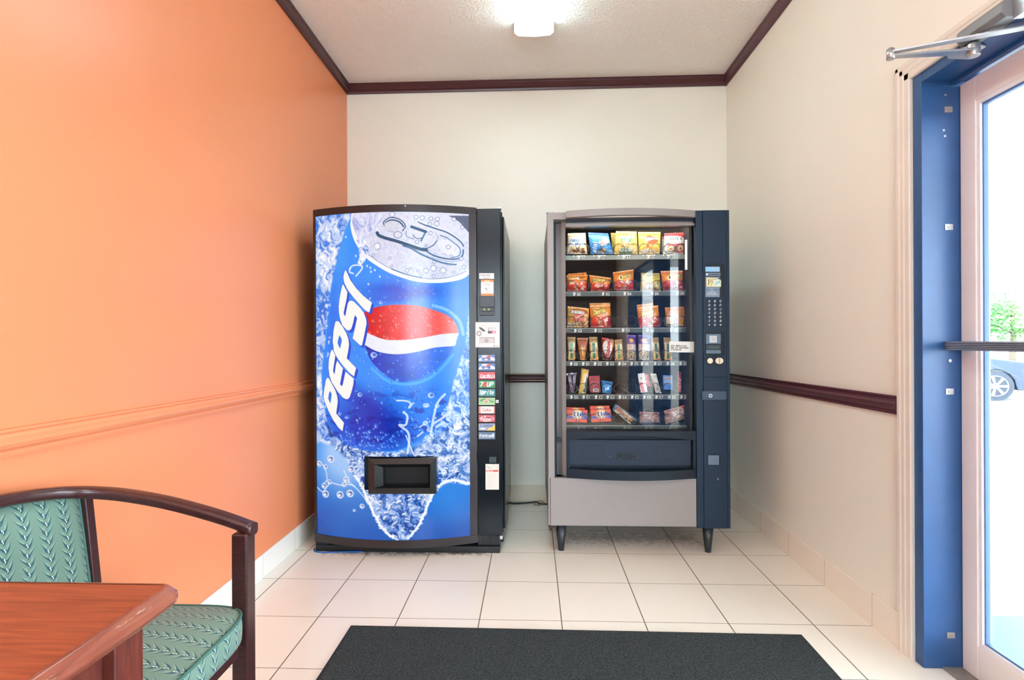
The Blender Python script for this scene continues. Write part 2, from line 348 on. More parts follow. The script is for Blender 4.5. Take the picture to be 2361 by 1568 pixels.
# ================================================================== materials of the room
XL, XR, YB, YF, ZC = -.0851, 2.5427, .8482, -5.4, 2.925
T = .33
def nodes_mat(name):
    M = bpy.data.materials.new(name); M.use_nodes = True; MATS[name] = M
    return M, M.node_tree.nodes, M.node_tree.links, M.node_tree.nodes['Principled BSDF']
def math_n(N, L, op, a, b=None, c=None):
    n = N.new('ShaderNodeMath'); n.operation = op
    for i, q in enumerate((a, b, c)):
        if q is None: continue
        if isinstance(q, (int, float)): n.inputs[i].default_value = q
        else: L.new(q, n.inputs[i])
    return n.outputs[0]
def tile_mat(name, c1, c2, grout, sx=True, sy=True, w=.0022, grime=False, rough=.22, axis2='Y', wy=None):
    M, N, L, b = nodes_mat(name)
    g = N.new('ShaderNodeNewGeometry'); s = N.new('ShaderNodeSeparateXYZ'); L.new(g.outputs['Position'], s.inputs[0])
    def ln(o, ww):
        f = math_n(N, L, 'FRACT', math_n(N, L, 'ADD', math_n(N, L, 'DIVIDE', o, T), 50.5))
        d = math_n(N, L, 'MULTIPLY', math_n(N, L, 'ABSOLUTE', math_n(N, L, 'SUBTRACT', f, .5)), T)
        return math_n(N, L, 'LESS_THAN', d, ww)
    k = None
    if sx: k = ln(s.outputs['X'], w)
    if sy:
        k2 = ln(s.outputs['Y'], wy or w); k = k2 if k is None else math_n(N, L, 'MAXIMUM', k, k2)
    n = N.new('ShaderNodeTexNoise'); n.inputs['Scale'].default_value = 3.5; n.inputs['Detail'].default_value = 6; L.new(g.outputs['Position'], n.inputs['Vector'])
    mx = N.new('ShaderNodeMix'); mx.data_type = 'RGBA'; mx.inputs[6].default_value = (*lin(hx(c1)), 1); mx.inputs[7].default_value = (*lin(hx(c2)), 1)
    L.new(n.outputs['Fac'], mx.inputs[0]); col = mx.outputs[2]
    if grime:
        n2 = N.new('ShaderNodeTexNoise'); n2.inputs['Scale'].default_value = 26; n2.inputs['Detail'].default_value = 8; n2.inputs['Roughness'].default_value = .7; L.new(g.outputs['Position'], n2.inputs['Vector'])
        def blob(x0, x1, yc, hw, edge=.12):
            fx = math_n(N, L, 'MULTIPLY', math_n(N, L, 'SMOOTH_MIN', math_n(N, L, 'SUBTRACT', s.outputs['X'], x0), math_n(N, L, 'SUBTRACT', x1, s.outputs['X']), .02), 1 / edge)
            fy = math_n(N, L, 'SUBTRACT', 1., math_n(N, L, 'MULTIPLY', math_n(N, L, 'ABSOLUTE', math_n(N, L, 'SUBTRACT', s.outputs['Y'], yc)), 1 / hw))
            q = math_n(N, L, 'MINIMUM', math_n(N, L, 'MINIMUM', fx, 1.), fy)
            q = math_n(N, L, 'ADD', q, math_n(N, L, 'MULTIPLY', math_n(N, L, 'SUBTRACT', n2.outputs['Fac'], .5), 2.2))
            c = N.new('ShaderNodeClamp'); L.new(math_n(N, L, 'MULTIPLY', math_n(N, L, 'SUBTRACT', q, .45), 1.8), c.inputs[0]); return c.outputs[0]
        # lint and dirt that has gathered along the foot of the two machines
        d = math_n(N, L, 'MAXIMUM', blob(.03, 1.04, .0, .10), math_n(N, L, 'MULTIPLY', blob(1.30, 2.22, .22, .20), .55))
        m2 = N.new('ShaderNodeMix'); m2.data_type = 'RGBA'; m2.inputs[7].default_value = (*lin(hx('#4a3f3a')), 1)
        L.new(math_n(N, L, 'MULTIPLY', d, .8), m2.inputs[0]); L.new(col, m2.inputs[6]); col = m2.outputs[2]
    m3 = N.new('ShaderNodeMix'); m3.data_type = 'RGBA'; m3.inputs[7].default_value = (*lin(hx(grout)), 1)
    L.new(k, m3.inputs[0]); L.new(col, m3.inputs[6]); L.new(m3.outputs[2], b.inputs['Base Color'])
    L.new(math_n(N, L, 'ADD', math_n(N, L, 'MULTIPLY', k, .5), rough), b.inputs['Roughness'])
    bp = N.new('ShaderNodeBump'); bp.inputs['Strength'].default_value = .35; bp.inputs['Distance'].default_value = .002; bp.invert = True
    L.new(k, bp.inputs['Height']); L.new(bp.outputs[0], b.inputs['Normal'])
    return M
FLOOR = tile_mat('cream_floor_tile', '#ece6d8', '#f5f0e4', '#6b6250', grime=True, w=.0022, wy=.0014)
BASE_R = tile_mat('beige_skirting_tile', '#ece8dc', '#f2ece0', '#a89a8a', sx=False, w=.0012)
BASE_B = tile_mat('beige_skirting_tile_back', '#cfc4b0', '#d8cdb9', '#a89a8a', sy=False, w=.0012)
BASE_L = tile_mat('white_skirting_tile', '#e6e2da', '#f0ece4', '#a8a49a', sx=False, w=.0012)
CREAM = mat('cream_wall_paint', '#eaebe0', .45, var=.01, scale=3, bump=.12, bscale=220)
ORANGE = mat('orange_gloss_wall_paint', '#e68c60', .34, var=.015, scale=2, bump=.06, bscale=160, spec=.6)
def ceil_mat():
    M, N, L, b = nodes_mat('stippled_ceiling_paint')
    tc = N.new('ShaderNodeTexCoord'); n = N.new('ShaderNodeTexNoise'); n.inputs['Scale'].default_value = 75; n.inputs['Detail'].default_value = 3; n.inputs['Distortion'].default_value = .8
    L.new(tc.outputs['Object'], n.inputs['Vector'])
    r = N.new('ShaderNodeValToRGB'); r.color_ramp.elements[0].position = .42; r.color_ramp.elements[1].position = .62
    L.new(n.outputs['Fac'], r.inputs[0])
    bp = N.new('ShaderNodeBump'); bp.inputs['Strength'].default_value = .7; bp.inputs['Distance'].default_value = .004
    L.new(r.outputs[0], bp.inputs['Height']); L.new(bp.outputs[0], b.inputs['Normal'])
    b.inputs['Base Color'].default_value = (*lin(hx('#fbf8f2')), 1); b.inputs['Roughness'].default_value = .85
    return M
CEIL = ceil_mat()
MAROON = mat('dark_maroon_trim_paint', '#4a2428', .35, var=.06, scale=8)
PURPLE = mat('plum_trim_paint', '#54303c', .32, var=.06, scale=8)
RAILCREAM = mat('cream_trim_paint', '#b9ac92', .4)
NAVY_F = mat('navy_door_frame_paint', '#2a5488', .38, var=.08, scale=14, coat=.0)
CASING = mat('pinkish_beige_casing_paint', '#dfdbd0', .4, var=.03, scale=10)
LEAF = mat('pinkish_white_door_paint', '#ece9e4', .38, var=.03, scale=9)
STEEL = mat('scuffed_steel', '#b8bcc0', .35, metal=.85, var=.12, scale=60)
ALU = mat('satin_aluminium', '#c4c7ca', .4, metal=.7, var=.08, scale=50)
DARKAL = mat('dark_grey_anodised_bar', '#7f8c9c', .4, metal=.2)
GLASS = glass_mat('clear_window_glass', .06)

# ================================================================== room shell
def struct(name, mb, m, bevel=0., **k):
    o = mb.build(name, m, bevel=bevel, **k); o['kind'] = 'structure'; return o
struct('floor', MB().box((XL - .12, YF - .12, -.1), (XR + .17, YB + .12, 0)), FLOOR)
struct('ceiling', MB().box((XL - .12, YF - .12, ZC), (XR + .17, YB + .12, ZC + .1)), CEIL)
struct('wall_left', MB().box((XL - .12, YF, 0), (XL, YB, ZC)), ORANGE)
struct('wall_back', MB().box((XL - .12, YB, 0), (XR + .17, YB + .12, ZC)), CREAM)
WX0, WX1, WZ0, WZ1 = .05, 1.62, .75, 2.2     # added unseen window behind the photographer, for fill daylight
struct('wall_front', MB().box((XL - .12, YF - .12, 0), (WX0, YF, ZC)).box((WX1, YF - .12, 0), (XR + .17, YF, ZC)).box((WX0, YF - .12, 0), (WX1, YF, WZ0)).box((WX0, YF - .12, WZ1), (WX1, YF, ZC)), mat('dusky_rose_rear_wall_paint', '#64504c', .6, var=.03))
OY0, OY1, OZ = -.882, -4.35, 2.045
struct('wall_right', MB().box((XR, OY0, 0), (XR + .17, YB, ZC)).box((XR, OY1, OZ), (XR + .17, OY0, ZC)).box((XR, YF, 0), (XR + .17, OY1, ZC)), CREAM)
# skirting tiles
struct('baseboard_left', MB().box((XL, YF, 0), (XL + .009, YB, .112)), BASE_L, bevel=.002)
struct('baseboard_back', MB().box((XL + .009, YB - .009, 0), (XR - .009, YB, .122)), BASE_B, bevel=.002)
struct('baseboard_right', MB().box((XR - .009, -.812, 0), (XR, YB, .125)), BASE_R, bevel=.002)
# ceiling trims
cp = [(0, 0), (.010, .0), (.014, .012), (.022, .02), (.022, .05), (.026, .056), (.026, .068), (0, .068)]
struct('trim_1', MB().sweep([(XL, YF, ZC - .068), (XL, YB, ZC - .068)], cp, (1, 0, 0)), MAROON)
struct('trim_2', MB().sweep([(XL, YB, ZC - .068), (XR, YB, ZC - .068)], cp, (0, -1, 0)), MAROON)
struct('trim_3', MB().sweep([(XR, YB, ZC - .070), (XR, YF, ZC - .070)], cp, (-1, 0, 0)), PURPLE)
# chair rails
rp = [(0, 0), (.010, .0), (.013, .008), (.010, .014), (.020, .022), (.026, .032), (.026, .040), (.016, .048), (.013, .056), (.018, .062), (.018, .068), (0, .068)]
def rp_curve(k=1.): return [(a, b * k) for a, b in rp]
struct('trim_4', MB().sweep([(XL, YF, .889), (XL, YB, .822)], rp_curve(), (1, 0, 0)), ORANGE)
struct('trim_5', MB().sweep([(XL, YB, .833), (XR, YB, .833)], rp_curve(.9), (0, -1, 0)), MAROON)
struct('trim_6', MB().sweep([(XR, YB, .826), (XR, -.812, .849)], rp_curve(), (-1, 0, 0)), PURPLE)
struct('trim_7', MB().box((XL + .02, YB - .0225, .8895), (XR - .02, YB - .012, .8985)).box((XL + .02, YB - .0195, .8455), (XR - .02, YB - .010, .851)), RAILCREAM)
# door casing (moulded) around the glazed opening
cz = OZ + .052
cas = [(0, 0), (.012, .0), (.015, .005), (.015, .024), (.017, .030), (.017, .044), (.019, .050), (.019, .062), (.015, .068), (0, .068)]
mb = MB().sweep([(XR, -.880, 0), (XR, -.880, cz)], cas, (-1, 0, 0), up=(0, 1, 0))
mb.sweep([(XR, -.812, OZ - .012), (XR, OY1 - .07, OZ - .012)], cas, (-1, 0, 0))
mb.sweep([(XR, OY1, 0), (XR, OY1, cz)], cas, (-1, 0, 0), up=(0, -1, 0))
struct('trim_8', mb, CASING)

# ================================================================== door with its frame, sidelights
door = empty('door_1', (2.66, -1.40, 0), kind='structure')
FX0, FX1 = XR - .004, XR + .17
prt('frame', MB().box((FX0, -.922, 0), (FX1, OY0, OZ)).box((FX0, -1.93, 2.0), (FX1, -.922, OZ)).box((FX0, -1.93, 0), (FX1, -1.87, 2.0))
    .box((2.705, -.94, 0), (2.72, -.922, 2.0)).box((2.635, -1.87, 1.988), (2.655, -.922, 2.0)), NAVY_F, door, bevel=.0015)
LX0, LX1 = 2.664, 2.702
zs0, zs1 = .006, 1.986
prt('door_leaf', MB().box((LX0, -.985, zs0), (LX1, -.925, zs1)).box((LX0, -1.868, zs0), (LX1, -1.79, zs1))
    .box((LX0, -1.79, 1.905), (LX1, -.985, zs1)).box((LX0, -1.79, zs0), (LX1, -.985, .115)), LEAF, door, bevel=.002)
prt('glazing_bead', MB().box((LX0 + .004, -.998, .115), (LX1 - .004, -.985, 1.905)).box((LX0 + .004, -1.79, .115), (LX1 - .004, -1.777, 1.905))
    .box((LX0 + .004, -1.777, 1.892), (LX1 - .004, -.998, 1.905)).box((LX0 + .004, -1.777, .115), (LX1 - .004, -.998, .128)), mat('white_glazing_bead', '#e8e8ea', .4), door)
prt('glazing_gasket', MB().box((LX0 + .012, -1.003, .128), (LX1 - .012, -.998, 1.892)).box((LX0 + .012, -1.777, .128), (LX1 - .012, -1.772, 1.892))
    .box((LX0 + .012, -1.772, 1.886), (LX1 - .012, -1.003, 1.892)).box((LX0 + .012, -1.772, .128), (LX1 - .012, -1.003, .134)), mat('blue_grey_gasket', '#5577a8', .6), door)
prt('glass_pane', MB().box((2.680, -1.774, .130), (2.686, -1.001, 1.890)), GLASS, door)
# ribbed bar across the door
mb = MB().box((2.610, -1.86, 1.086), (2.628, -.930, 1.116))
for k in range(5): mb.box((2.605, -1.86, 1.0875 + k * .0057), (2.610, -.930, 1.0910 + k * .0057))
mb.box((2.628, -.96, 1.088), (2.664, -.935, 1.112)).box((2.628, -1.86, 1.088), (2.664, -1.83, 1.112))
prt('push_bar', mb, DARKAL, door, bevel=.0008)
for z in (1.905, 1.505, .945, .115):
    mb = MB().box((2.614, -.9245, z - .010), (2.640, -.921, z + .010)); mb.cyl((2.627, -.9265, z), (2.627, -.924, z), .005, n=12)
    prt('strike_plate', mb, STEEL, door)
prt('frame_screw', MB().cyl((2.628, -.9255, 1.05), (2.628, -.921, 1.05), .0055, n=16), STEEL, door)
for i, (z, x) in enumerate(((1.955, 2.618), (1.835, 2.612), (1.815, 2.616))):
    prt('frame_screw', MB().cyl((x, -.9235, z), (x, -.921, z), .004, n=10), STEEL, door)
prt('threshold', MB().box((2.60, -1.87, 0), (2.75, -.922, .006)), mat('worn_aluminium_threshold', '#9a968c', .6, metal=.4, var=.2, scale=40), door)

# floor dirt collected in the frame corner
for i, (y0, y1) in enumerate(((-2.86, -1.93), (-4.29, -2.92))):
    wn = empty('window_%d' % (i + 1), (2.66, (y0 + y1) / 2, 0), kind='structure')
    prt('frame', MB().box((FX0, y0 - .06, 0), (FX1, y0, OZ)).box((FX0, y0, 2.0), (FX1, y1, OZ)).box((FX0, y0, 0), (FX1, y1, .10)), NAVY_F, wn, bevel=.0015)
    prt('glass_pane', MB().box((2.680, y0, .10), (2.686, y1, 2.0)), GLASS, wn)

wn = empty('window_3', ((WX0 + WX1) / 2, YF, WZ0), kind='structure')  # added window out of view, lets in daylight to fill the shadows
prt('frame', MB().box((WX0, YF - .10, WZ0), (WX0 + .05, YF + .006, WZ1)).box((WX1 - .05, YF - .10, WZ0), (WX1, YF + .006, WZ1)).box((WX0 + .05, YF - .10, WZ0), (WX1 - .05, YF + .006, WZ0 + .05)).box((WX0 + .05, YF - .10, WZ1 - .05), (WX1 - .05, YF + .006, WZ1)), NAVY_F, wn, bevel=.0015)  # frame of the added window, out of view
prt('glass_pane', MB().box((WX0 + .05, YF - .06, WZ0 + .05), (WX1 - .05, YF - .054, WZ1 - .05)), GLASS, wn)  # pane of the added window, out of view

# ================================================================== door closer (arm elbow reaches into the room)
dc = empty('door_closer', (2.50, -1.15, 2.0), 'scuffed grey metal door closer with folding arm above the glass door', 'door closer')
mb = MB(); c = .012
prof = [(2.486, 2.000 + c), (2.486 + c, 2.000), (2.539, 2.0), (2.539, 2.050), (2.486 + c, 2.050), (2.486, 2.050 - c)]
mb.prism([(x, -1.285, z) for x, z in prof], (0, .15, 0))
prt('closer_body', mb, mat('grey_closer_housing', '#85898c', .45, metal=.3, var=.06), dc, bevel=.002)
prt('mounting_plate', MB().box((2.515, -1.36, 1.992), (2.5385, -1.286, 2.060)), STEEL, dc, 'steel plate with two screws')
prt('plate_screw', MB().cyl((2.527, -1.363, 2.043), (2.527, -1.36, 2.043), .007), NAVY_F, dc); prt('plate_screw', MB().cyl((2.527, -1.363, 2.010), (2.527, -1.36, 2.010), .007), NAVY_F, dc)
EL = Vector((2.304, -1.119, 1.992))           # elbow joint
def bar(mb, a, b, w0, w1, th):
    a, b = Vector(a), Vector(b); d = (b - a).normalized(); s = d.cross(Vector((0, 0, 1))).normalized(); u = Vector((0, 0, th / 2))
    V = [a + s * w0 - u, a - s * w0 - u, b - s * w1 - u, b + s * w1 - u, a + s * w0 + u, a - s * w0 + u, b - s * w1 + u, b + s * w1 + u]
    return mb.add(V, [(0, 1, 2, 3)[::-1], (4, 5, 6, 7), (0, 1, 5, 4), (1, 2, 6, 5), (2, 3, 7, 6), (3, 0, 4, 7)])
A1 = Vector((2.585, -1.262, 1.984)); A2 = Vector((2.515, -1.160, 1.975))
mb = MB(); bar(mb, EL + Vector((0, 0, .007)), A1, .010, .013, .005)
mid = EL.lerp(A1, .5)
for k in range(8):
    p = EL.lerp(A1, .52 + k * .06); mb.cyl(p + Vector((0, 0, .004)), p + Vector((0, 0, .0105)), .0022, n=8)
prt('slotted_arm', mb, ALU, dc, bevel=.001)
mb = MB(); bar(mb, EL - Vector((0, 0, .005)), A2, .010, .017, .006); mb.cyl(A2 - Vector((0, 0, .016)), A2 + Vector((0, 0, .02)), .016)
prt('main_arm', mb, STEEL, dc, bevel=.001)
mb = MB().cyl(EL - Vector((0, 0, .014)), EL + Vector((0, 0, .016)), .011); mb.cyl(EL + Vector((0, 0, .016)), EL + Vector((0, 0, .02)), .007)
prt('elbow_joint', mb, STEEL, dc)
mb = MB().prism([(2.474, -1.112, 1.992), (2.500, -1.086, 1.992), (2.560, -1.080, 1.992), (2.560, -1.150, 1.992), (2.52, -1.165, 1.992)][::-1], (0, 0, .005))
prt('bracket', mb, ALU, dc, bevel=.001)

# ================================================================== ceiling fixtures
DIFF = mat('lit_fluorescent_diffuser', '#ffffff', .4, var=0, emis=(.74, .97, .98), es=LAMP)
DIFF2 = mat('lit_added_rear_diffuser', '#ffffff', .4, var=0, emis=(.76, .93, 1.), es=LAMP2)
FIXW = mat('white_fixture_enamel', '#eceae0', .4, var=.01)
def fixture(x0, x1, y0, y1, m, label):
    e = empty('ceiling_light', ((x0 + x1) / 2, (y0 + y1) / 2, ZC - .085), label, 'light', 'fluorescent lights on the ceiling')
    P = [(x0, ZC - .012), (x0 + .004, ZC - .06), (x0 + .022, ZC - .074), ((x0 + x1) / 2, ZC - .080), (x1 - .022, ZC - .074), (x1 - .004, ZC - .06), (x1, ZC - .012)]
    prt('diffuser', MB().prism([(x, y0 + .006, z) for x, z in P], (0, y1 - y0 - .012, 0)), m, e)
    Q = [(x0 - .004, ZC), (x0 - .002, ZC - .062), (x0 + .02, ZC - .079), ((x0 + x1) / 2, ZC - .085), (x1 - .02, ZC - .079), (x1 + .002, ZC - .062), (x1 + .004, ZC)]
    for ya in (y0, y1 - .006): prt('end_cap', MB().prism([(x, ya, z) for x, z in Q], (0, .006, 0)), FIXW, e)
    prt('housing', MB().box((x0, y0 + .006, ZC - .012), (x1, y1 - .006, ZC)), FIXW, e)
    return e
fixture(1.118, 1.335, -1.02, .19, DIFF, 'lit fluorescent wrap light on the ceiling between the two vending machines')
fixture(.66, .88, -4.10, -2.88, DIFF2, 'added lit fluorescent wrap light on the ceiling behind the photographer, out of view')  # added fixture out of view, brightens the room from behind

# ================================================================== floor mat
def mat_mat():
    M, N, L, b = nodes_mat('charcoal_ribbed_carpet')
    tc = N.new('ShaderNodeTexCoord'); n = N.new('ShaderNodeTexNoise'); n.inputs['Scale'].default_value = 190; n.inputs['Detail'].default_value = 2
    L.new(tc.outputs['Object'], n.inputs['Vector'])
    mx = N.new('ShaderNodeMix'); mx.data_type = 'RGBA'; mx.inputs[6].default_value = (*lin(hx('#11171a')), 1); mx.inputs[7].default_value = (*lin(hx('#3e4849')), 1)
    r = N.new('ShaderNodeValToRGB'); r.color_ramp.elements[0].position = .35; r.color_ramp.elements[1].position = .75; L.new(n.outputs['Fac'], r.inputs[0])
    L.new(r.outputs[0], mx.inputs[0]); L.new(mx.outputs[2], b.inputs['Base Color']); b.inputs['Roughness'].default_value = .95
    bp = N.new('ShaderNodeBump'); bp.inputs['Strength'].default_value = .8; bp.inputs['Distance'].default_value = .003; L.new(n.outputs['Fac'], bp.inputs['Height']); L.new(bp.outputs[0], b.inputs['Normal'])
    return M
fm = empty('floor_mat', (1.35, -1.35, 0), 'charcoal grey carpet entrance mat lying on the cream tiles in the foreground', 'mat')
mt = [(.500, -.737, 0), (2.212, -.748, 0), (2.20, -2.55, 0), (.488, -2.55, 0)]
prt('carpet_pile', MB().prism([(x, y, .002) for x, y, z in mt][::-1], (0, 0, .0075)), mat_mat(), fm)
rb = MB(); mo = [(.488, -.725), (2.224, -.736), (2.212, -2.562), (.476, -2.562)]
for i in range(4):
    j = (i + 1) % 4
    rb.prism([(*mo[i], 0), (*mo[j], 0), (mt[j][0], mt[j][1], 0), (mt[i][0], mt[i][1], 0)], (0, 0, .004))
prt('rubber_border', rb, mat('black_rubber_border', '#23292a', .7), fm)

# ================================================================== cables on the floor
def cable(name, P, r, m, label, cat):
    Q = []
    P = [Vector(p) for p in P]
    for i in range(len(P) - 1):
        a, b_, c_, d = P[max(i - 1, 0)], P[i], P[i + 1], P[min(i + 2, len(P) - 1)]
        for k in range(8):
            t = k / 8; Q.append(.5 * ((2 * b_) + (c_ - a) * t + (2 * a - 5 * b_ + 4 * c_ - d) * t * t + (-a + 3 * b_ - 3 * c_ + d) * t ** 3))
    Q.append(P[-1]); o = MB().tube(Q, r, 8).build(name, m); return tag(o, label, cat)
cable('power_cord', [(.96, .815, .10), (1.02, .81, .03), (1.06, .80, .009), (1.14, .80, .010), (1.20, .805, .014), (1.232, .81, .016), (1.26, .80, .007), (1.34, .805, .006), (1.42, .812, .04)], .0065,
      mat('black_cable_rubber', '#1c2420', .5), 'black power cord along the back wall between the machines', 'cable')
cable('wire_loop', [(1.215, .79, .008), (1.235, .785, .026), (1.262, .79, .030), (1.285, .795, .016), (1.26, .785, .006), (1.23, .78, .0045), (1.213, .785, .006)], .0025,
      mat('brown_wire', '#6b5440', .5), 'thin brown loop of wire on the floor beside the grey snack machine', 'wire')
cable('network_cable', [(.30, -.020, .004), (.22, -.024, .004), (.15, -.030, .004), (.09, -.034, .004), (.05, -.026, .004), (.034, -.010, .004), (.024, .02, .004)], .0035,
      mat('bright_blue_cable', '#1c66b8', .4), 'bright blue cable on the floor at the foot of the soda machine', 'cable')
# ================================================================== the soda machine's backlit picture
def c1(*q): return [(700 + x * .28054, 460 + y * .28054) for x, y in q]
def c2(*q): return [(700 + x * .28054, 860 + y * .28054) for x, y in q]
def l1(*q): return [(735 + x * .12755, 610 + y * .12755) for x, y in q]
def l2(*q): return [(735 + x * .12755, 810 + y * .12755) for x, y in q]
def l3(*q): return [(800 + x * .12753, 480 + y * .12755) for x, y in q]
def smooth_poly(P, n=2):
    for _ in range(n):
        Q = []
        for a, b in zip(P, P[1:] + P[:1]):
            Q += [(a[0] * .8 + b[0] * .2, a[1] * .8 + b[1] * .2), (a[0] * .2 + b[0] * .8, a[1] * .2 + b[1] * .8)]
        P = Q
    return P
def spline(P, n=6):
    Q = []
    for i in range(len(P) - 1):
        a, b, c, d = P[max(i - 1, 0)], P[i], P[i + 1], P[min(i + 2, len(P) - 1)]
        for k in range(n):
            t = k / n
            Q.append(tuple(.5 * (2 * b[j] + (c[j] - a[j]) * t + (2 * a[j] - 5 * b[j] + 4 * c[j] - d[j]) * t * t + (-a[j] + 3 * b[j] - 3 * c[j] + d[j]) * t ** 3) for j in (0, 1)))
    return Q + [P[-1]]
def soda_art():
    cv = Cv(728, 489, 1084, 1253, 1.35, '#2f7fe0'); full = (slice(None), slice(None)); X, Y = cv.X, cv.Y
    def wsplash(mask, seed, sc_=16, lo='#2458b4', mid='#86aee8', hi='#f4f6ff', k=1., ang=1.2):
        wx = cv.noise(sc_ * 1.6, sc_ * 1.6, seed + 5, 3) - .5; wy = cv.noise(sc_ * 1.6, sc_ * 1.6, seed + 6, 3) - .5
        Xw, Yw = X + wx * sc_ * 2.6, Y + wy * sc_ * 2.6; c, s_ = math.cos(ang), math.sin(ang)
        xr_, yr_ = (Xw * c + Yw * s_) / 2.2, -Xw * s_ + Yw * c          # streaks run along ang
        n = cv.noise(sc_ * .8, sc_ * .8, seed, 4, True, xr_, yr_); n2 = cv.noise(sc_ * .5, sc_ * .5, seed + 1, 4, False, Xw, Yw)
        n3 = cv.noise(sc_ * 2.6, sc_ * 2.6, seed + 9, 2); t = np.clip((n - .36) / .40, 0, 1) * .62 + sm01((n2 - .40) / .28) * .42 + (n3 - .5) * .7; t = np.clip(t, 0, 1)[..., None]
        a_, b_, c_ = hx(lo), hx(mid), hx(hi)
        col = np.where(t < .45, a_ + (b_ - a_) * t / .45, b_ + (c_ - b_) * (t - .45) / .55)
        al = (mask * k)[..., None]; cv.im[:] = cv.im * (1 - al) + col * al
    def softpoly(P, blur):   # soft-edged, wobbling mask
        s = cv.dx; al = cv.mask_poly(P, full)
        r = max(1, int(blur / s)); ker = np.ones(2 * r + 1) / (2 * r + 1)
        for ax in (0, 1): al = np.apply_along_axis(lambda q: np.convolve(np.pad(q, r, mode='edge'), ker, 'valid'), ax, al)
        return al
    # deep water behind: pale in the middle left, dark blue towards the bottom corners
    t = sm01((Y - 1020) / 240)[..., None]
    cv.im[:] = hx('#4f9bf0') * (1 - t) + hx('#1660b4') * t
    g = np.exp(-(((X - 800) / 62) ** 2 + ((Y - 1085) / 62) ** 2))[..., None]; cv.im[:] = cv.im * (1 - .75 * g) + hx('#c4dcf8') * .75 * g
    g = np.exp(-(((X - 770) / 25) ** 2 + ((Y - 1040) / 45) ** 2))[..., None]; cv.im[:] = cv.im * (1 - .6 * g) + hx('#c4dcf8') * .6 * g
    g = np.exp(-(((X - 1040) / 60) ** 2 + ((Y - 1165) / 50) ** 2))[..., None]; cv.im[:] = cv.im * (1 - .45 * g) + hx('#57a2ec') * .45 * g
    g = sm01((Y - 1190) / 70)[..., None] * sm01((800 - X) / 80)[..., None]; cv.im[:] = cv.im * (1 - .6 * g) + hx('#0d3f8e') * .6 * g
    g = sm01((Y - 1200) / 60)[..., None] * sm01((X - 960) / 80)[..., None]; cv.im[:] = cv.im * (1 - .4 * g) + hx('#0f4fa4') * .4 * g
    # splash all around the can
    wsplash(softpoly([(728, 489), (830, 489), (812, 540), (790, 600), (778, 650), (770, 700), (765, 800), (758, 870), (765, 960), (790, 1010), (780, 1040), (735, 1030), (728, 1035)], 4), 3, 20, lo='#3f7ad8', mid='#bcd0f4', hi='#ffffff')
    wsplash(softpoly([(1084, 640), (1058, 700), (1065, 780), (1060, 850), (1030, 930), (1005, 1000), (960, 1040), (900, 1050), (1000, 1100), (1084, 1130)], 4), 11, 15, lo='#2f78dc', mid='#a4c8f6', hi='#ffffff')
    v = [(745, 960), (790, 1010), (850, 1045), (930, 1050), (1000, 1020), (1084, 960), (1084, 1132), (1064, 1128), (1040, 1122), (1015, 1135), (1000, 1156), (985, 1190), (975, 1218), (955, 1240), (946, 1253), (928, 1252), (905, 1244), (888, 1222), (872, 1192), (855, 1160), (845, 1135), (828, 1112), (815, 1085), (800, 1062), (770, 1035)]
    wsplash(softpoly(v, 3), 21, 17, lo='#1a4c98', mid='#7fa2dc', hi='#f2f5ff')
    cv.stroke(spline([(828, 1108), (845, 1132), (858, 1162), (876, 1200), (896, 1232), (925, 1252)]), 5, '#e8eefc', .85)
    cv.stroke(spline([(1084, 1130), (1062, 1122), (1038, 1118), (1012, 1134), (998, 1158), (984, 1192), (970, 1222), (948, 1250)]), 4.5, '#f4f8ff', .9)
    # bubbles and strings of water left of the splash
    for x, y, r in ((752, 1155, 9), (790, 1153, 9), (815, 1148, 9), (748, 1136, 7), (844, 1176, 6), (825, 1187, 3.5), (762, 1125, 6), (806, 1116, 8), (735, 1084, 7), (752, 1090, 6), (766, 1070, 9), (818, 1090, 8), (800, 1128, 6)):
        cv.ell(x, y, r, r, '#e6ecfa', .9); cv.ell(x, y, r * .72, r * .65, '#7f96c8', .8); cv.ell(x - r * .25, y + r * .2, r * .35, r * .3, '#ffffff', .95); cv.ell(x + r * .3, y - r * .3, r * .25, r * .2, '#203c80', .7)
    cv.stroke(spline([(730, 1142), (745, 1150), (765, 1128), (790, 1130), (820, 1128), (845, 1150), (858, 1170)]), 3.2, '#dfe8fa', .8)
    cv.stroke(spline([(734, 1078), (750, 1092), (756, 1118), (748, 1130)]), 3, '#e4ecfb', .75)
    cv.stroke(spline([(800, 1095), (812, 1120), (826, 1130)]), 3, '#e4ecfb', .75)
    # ---- the can body
    can = spline(c1((430, 130), (370, 260), (300, 500), (250, 700), (215, 900), (200, 1100), (170, 1300))) + spline(c2((150, 50), (160, 200), (180, 330), (220, 470), (330, 590), (470, 645), (640, 662), (800, 655), (930, 600), (1050, 520), (1150, 400), (1210, 250), (1250, 50))) + [(1075, 800), (1084, 700), (1084, 620), (1000, 560), (880, 500)]
    al = softpoly(can, 2.0)[..., None]
    n = cv.noise(60, 50, 5, 4); body = hx('#2f86ee') * (1 - n[..., None]) + hx('#4ba0f6') * n[..., None]
    cv.im[:] = cv.im * (1 - al) + body * al; canm = al[..., 0]
    def glow(cx, cy, rx, ry, col, a, rot=0.):
        c, s_ = math.cos(rot), math.sin(rot); x = (X - cx) * c + (Y - cy) * s_; y = -(X - cx) * s_ + (Y - cy) * c
        k = (np.exp(-((x / rx) ** 2 + (y / ry) ** 2) * 1.2) * a * canm)[..., None]; cv.im[:] = cv.im * (1 - k) + hx(col) * k
    glow(790, 590, 22, 100, '#4fa6f6', .7, .3); glow(775, 760, 16, 130, '#2a78e4', .8); glow(945, 672, 90, 18, '#1a4cc8', .9, .05); glow(960, 682, 45, 9, '#0f2f9c', .75, -.25)
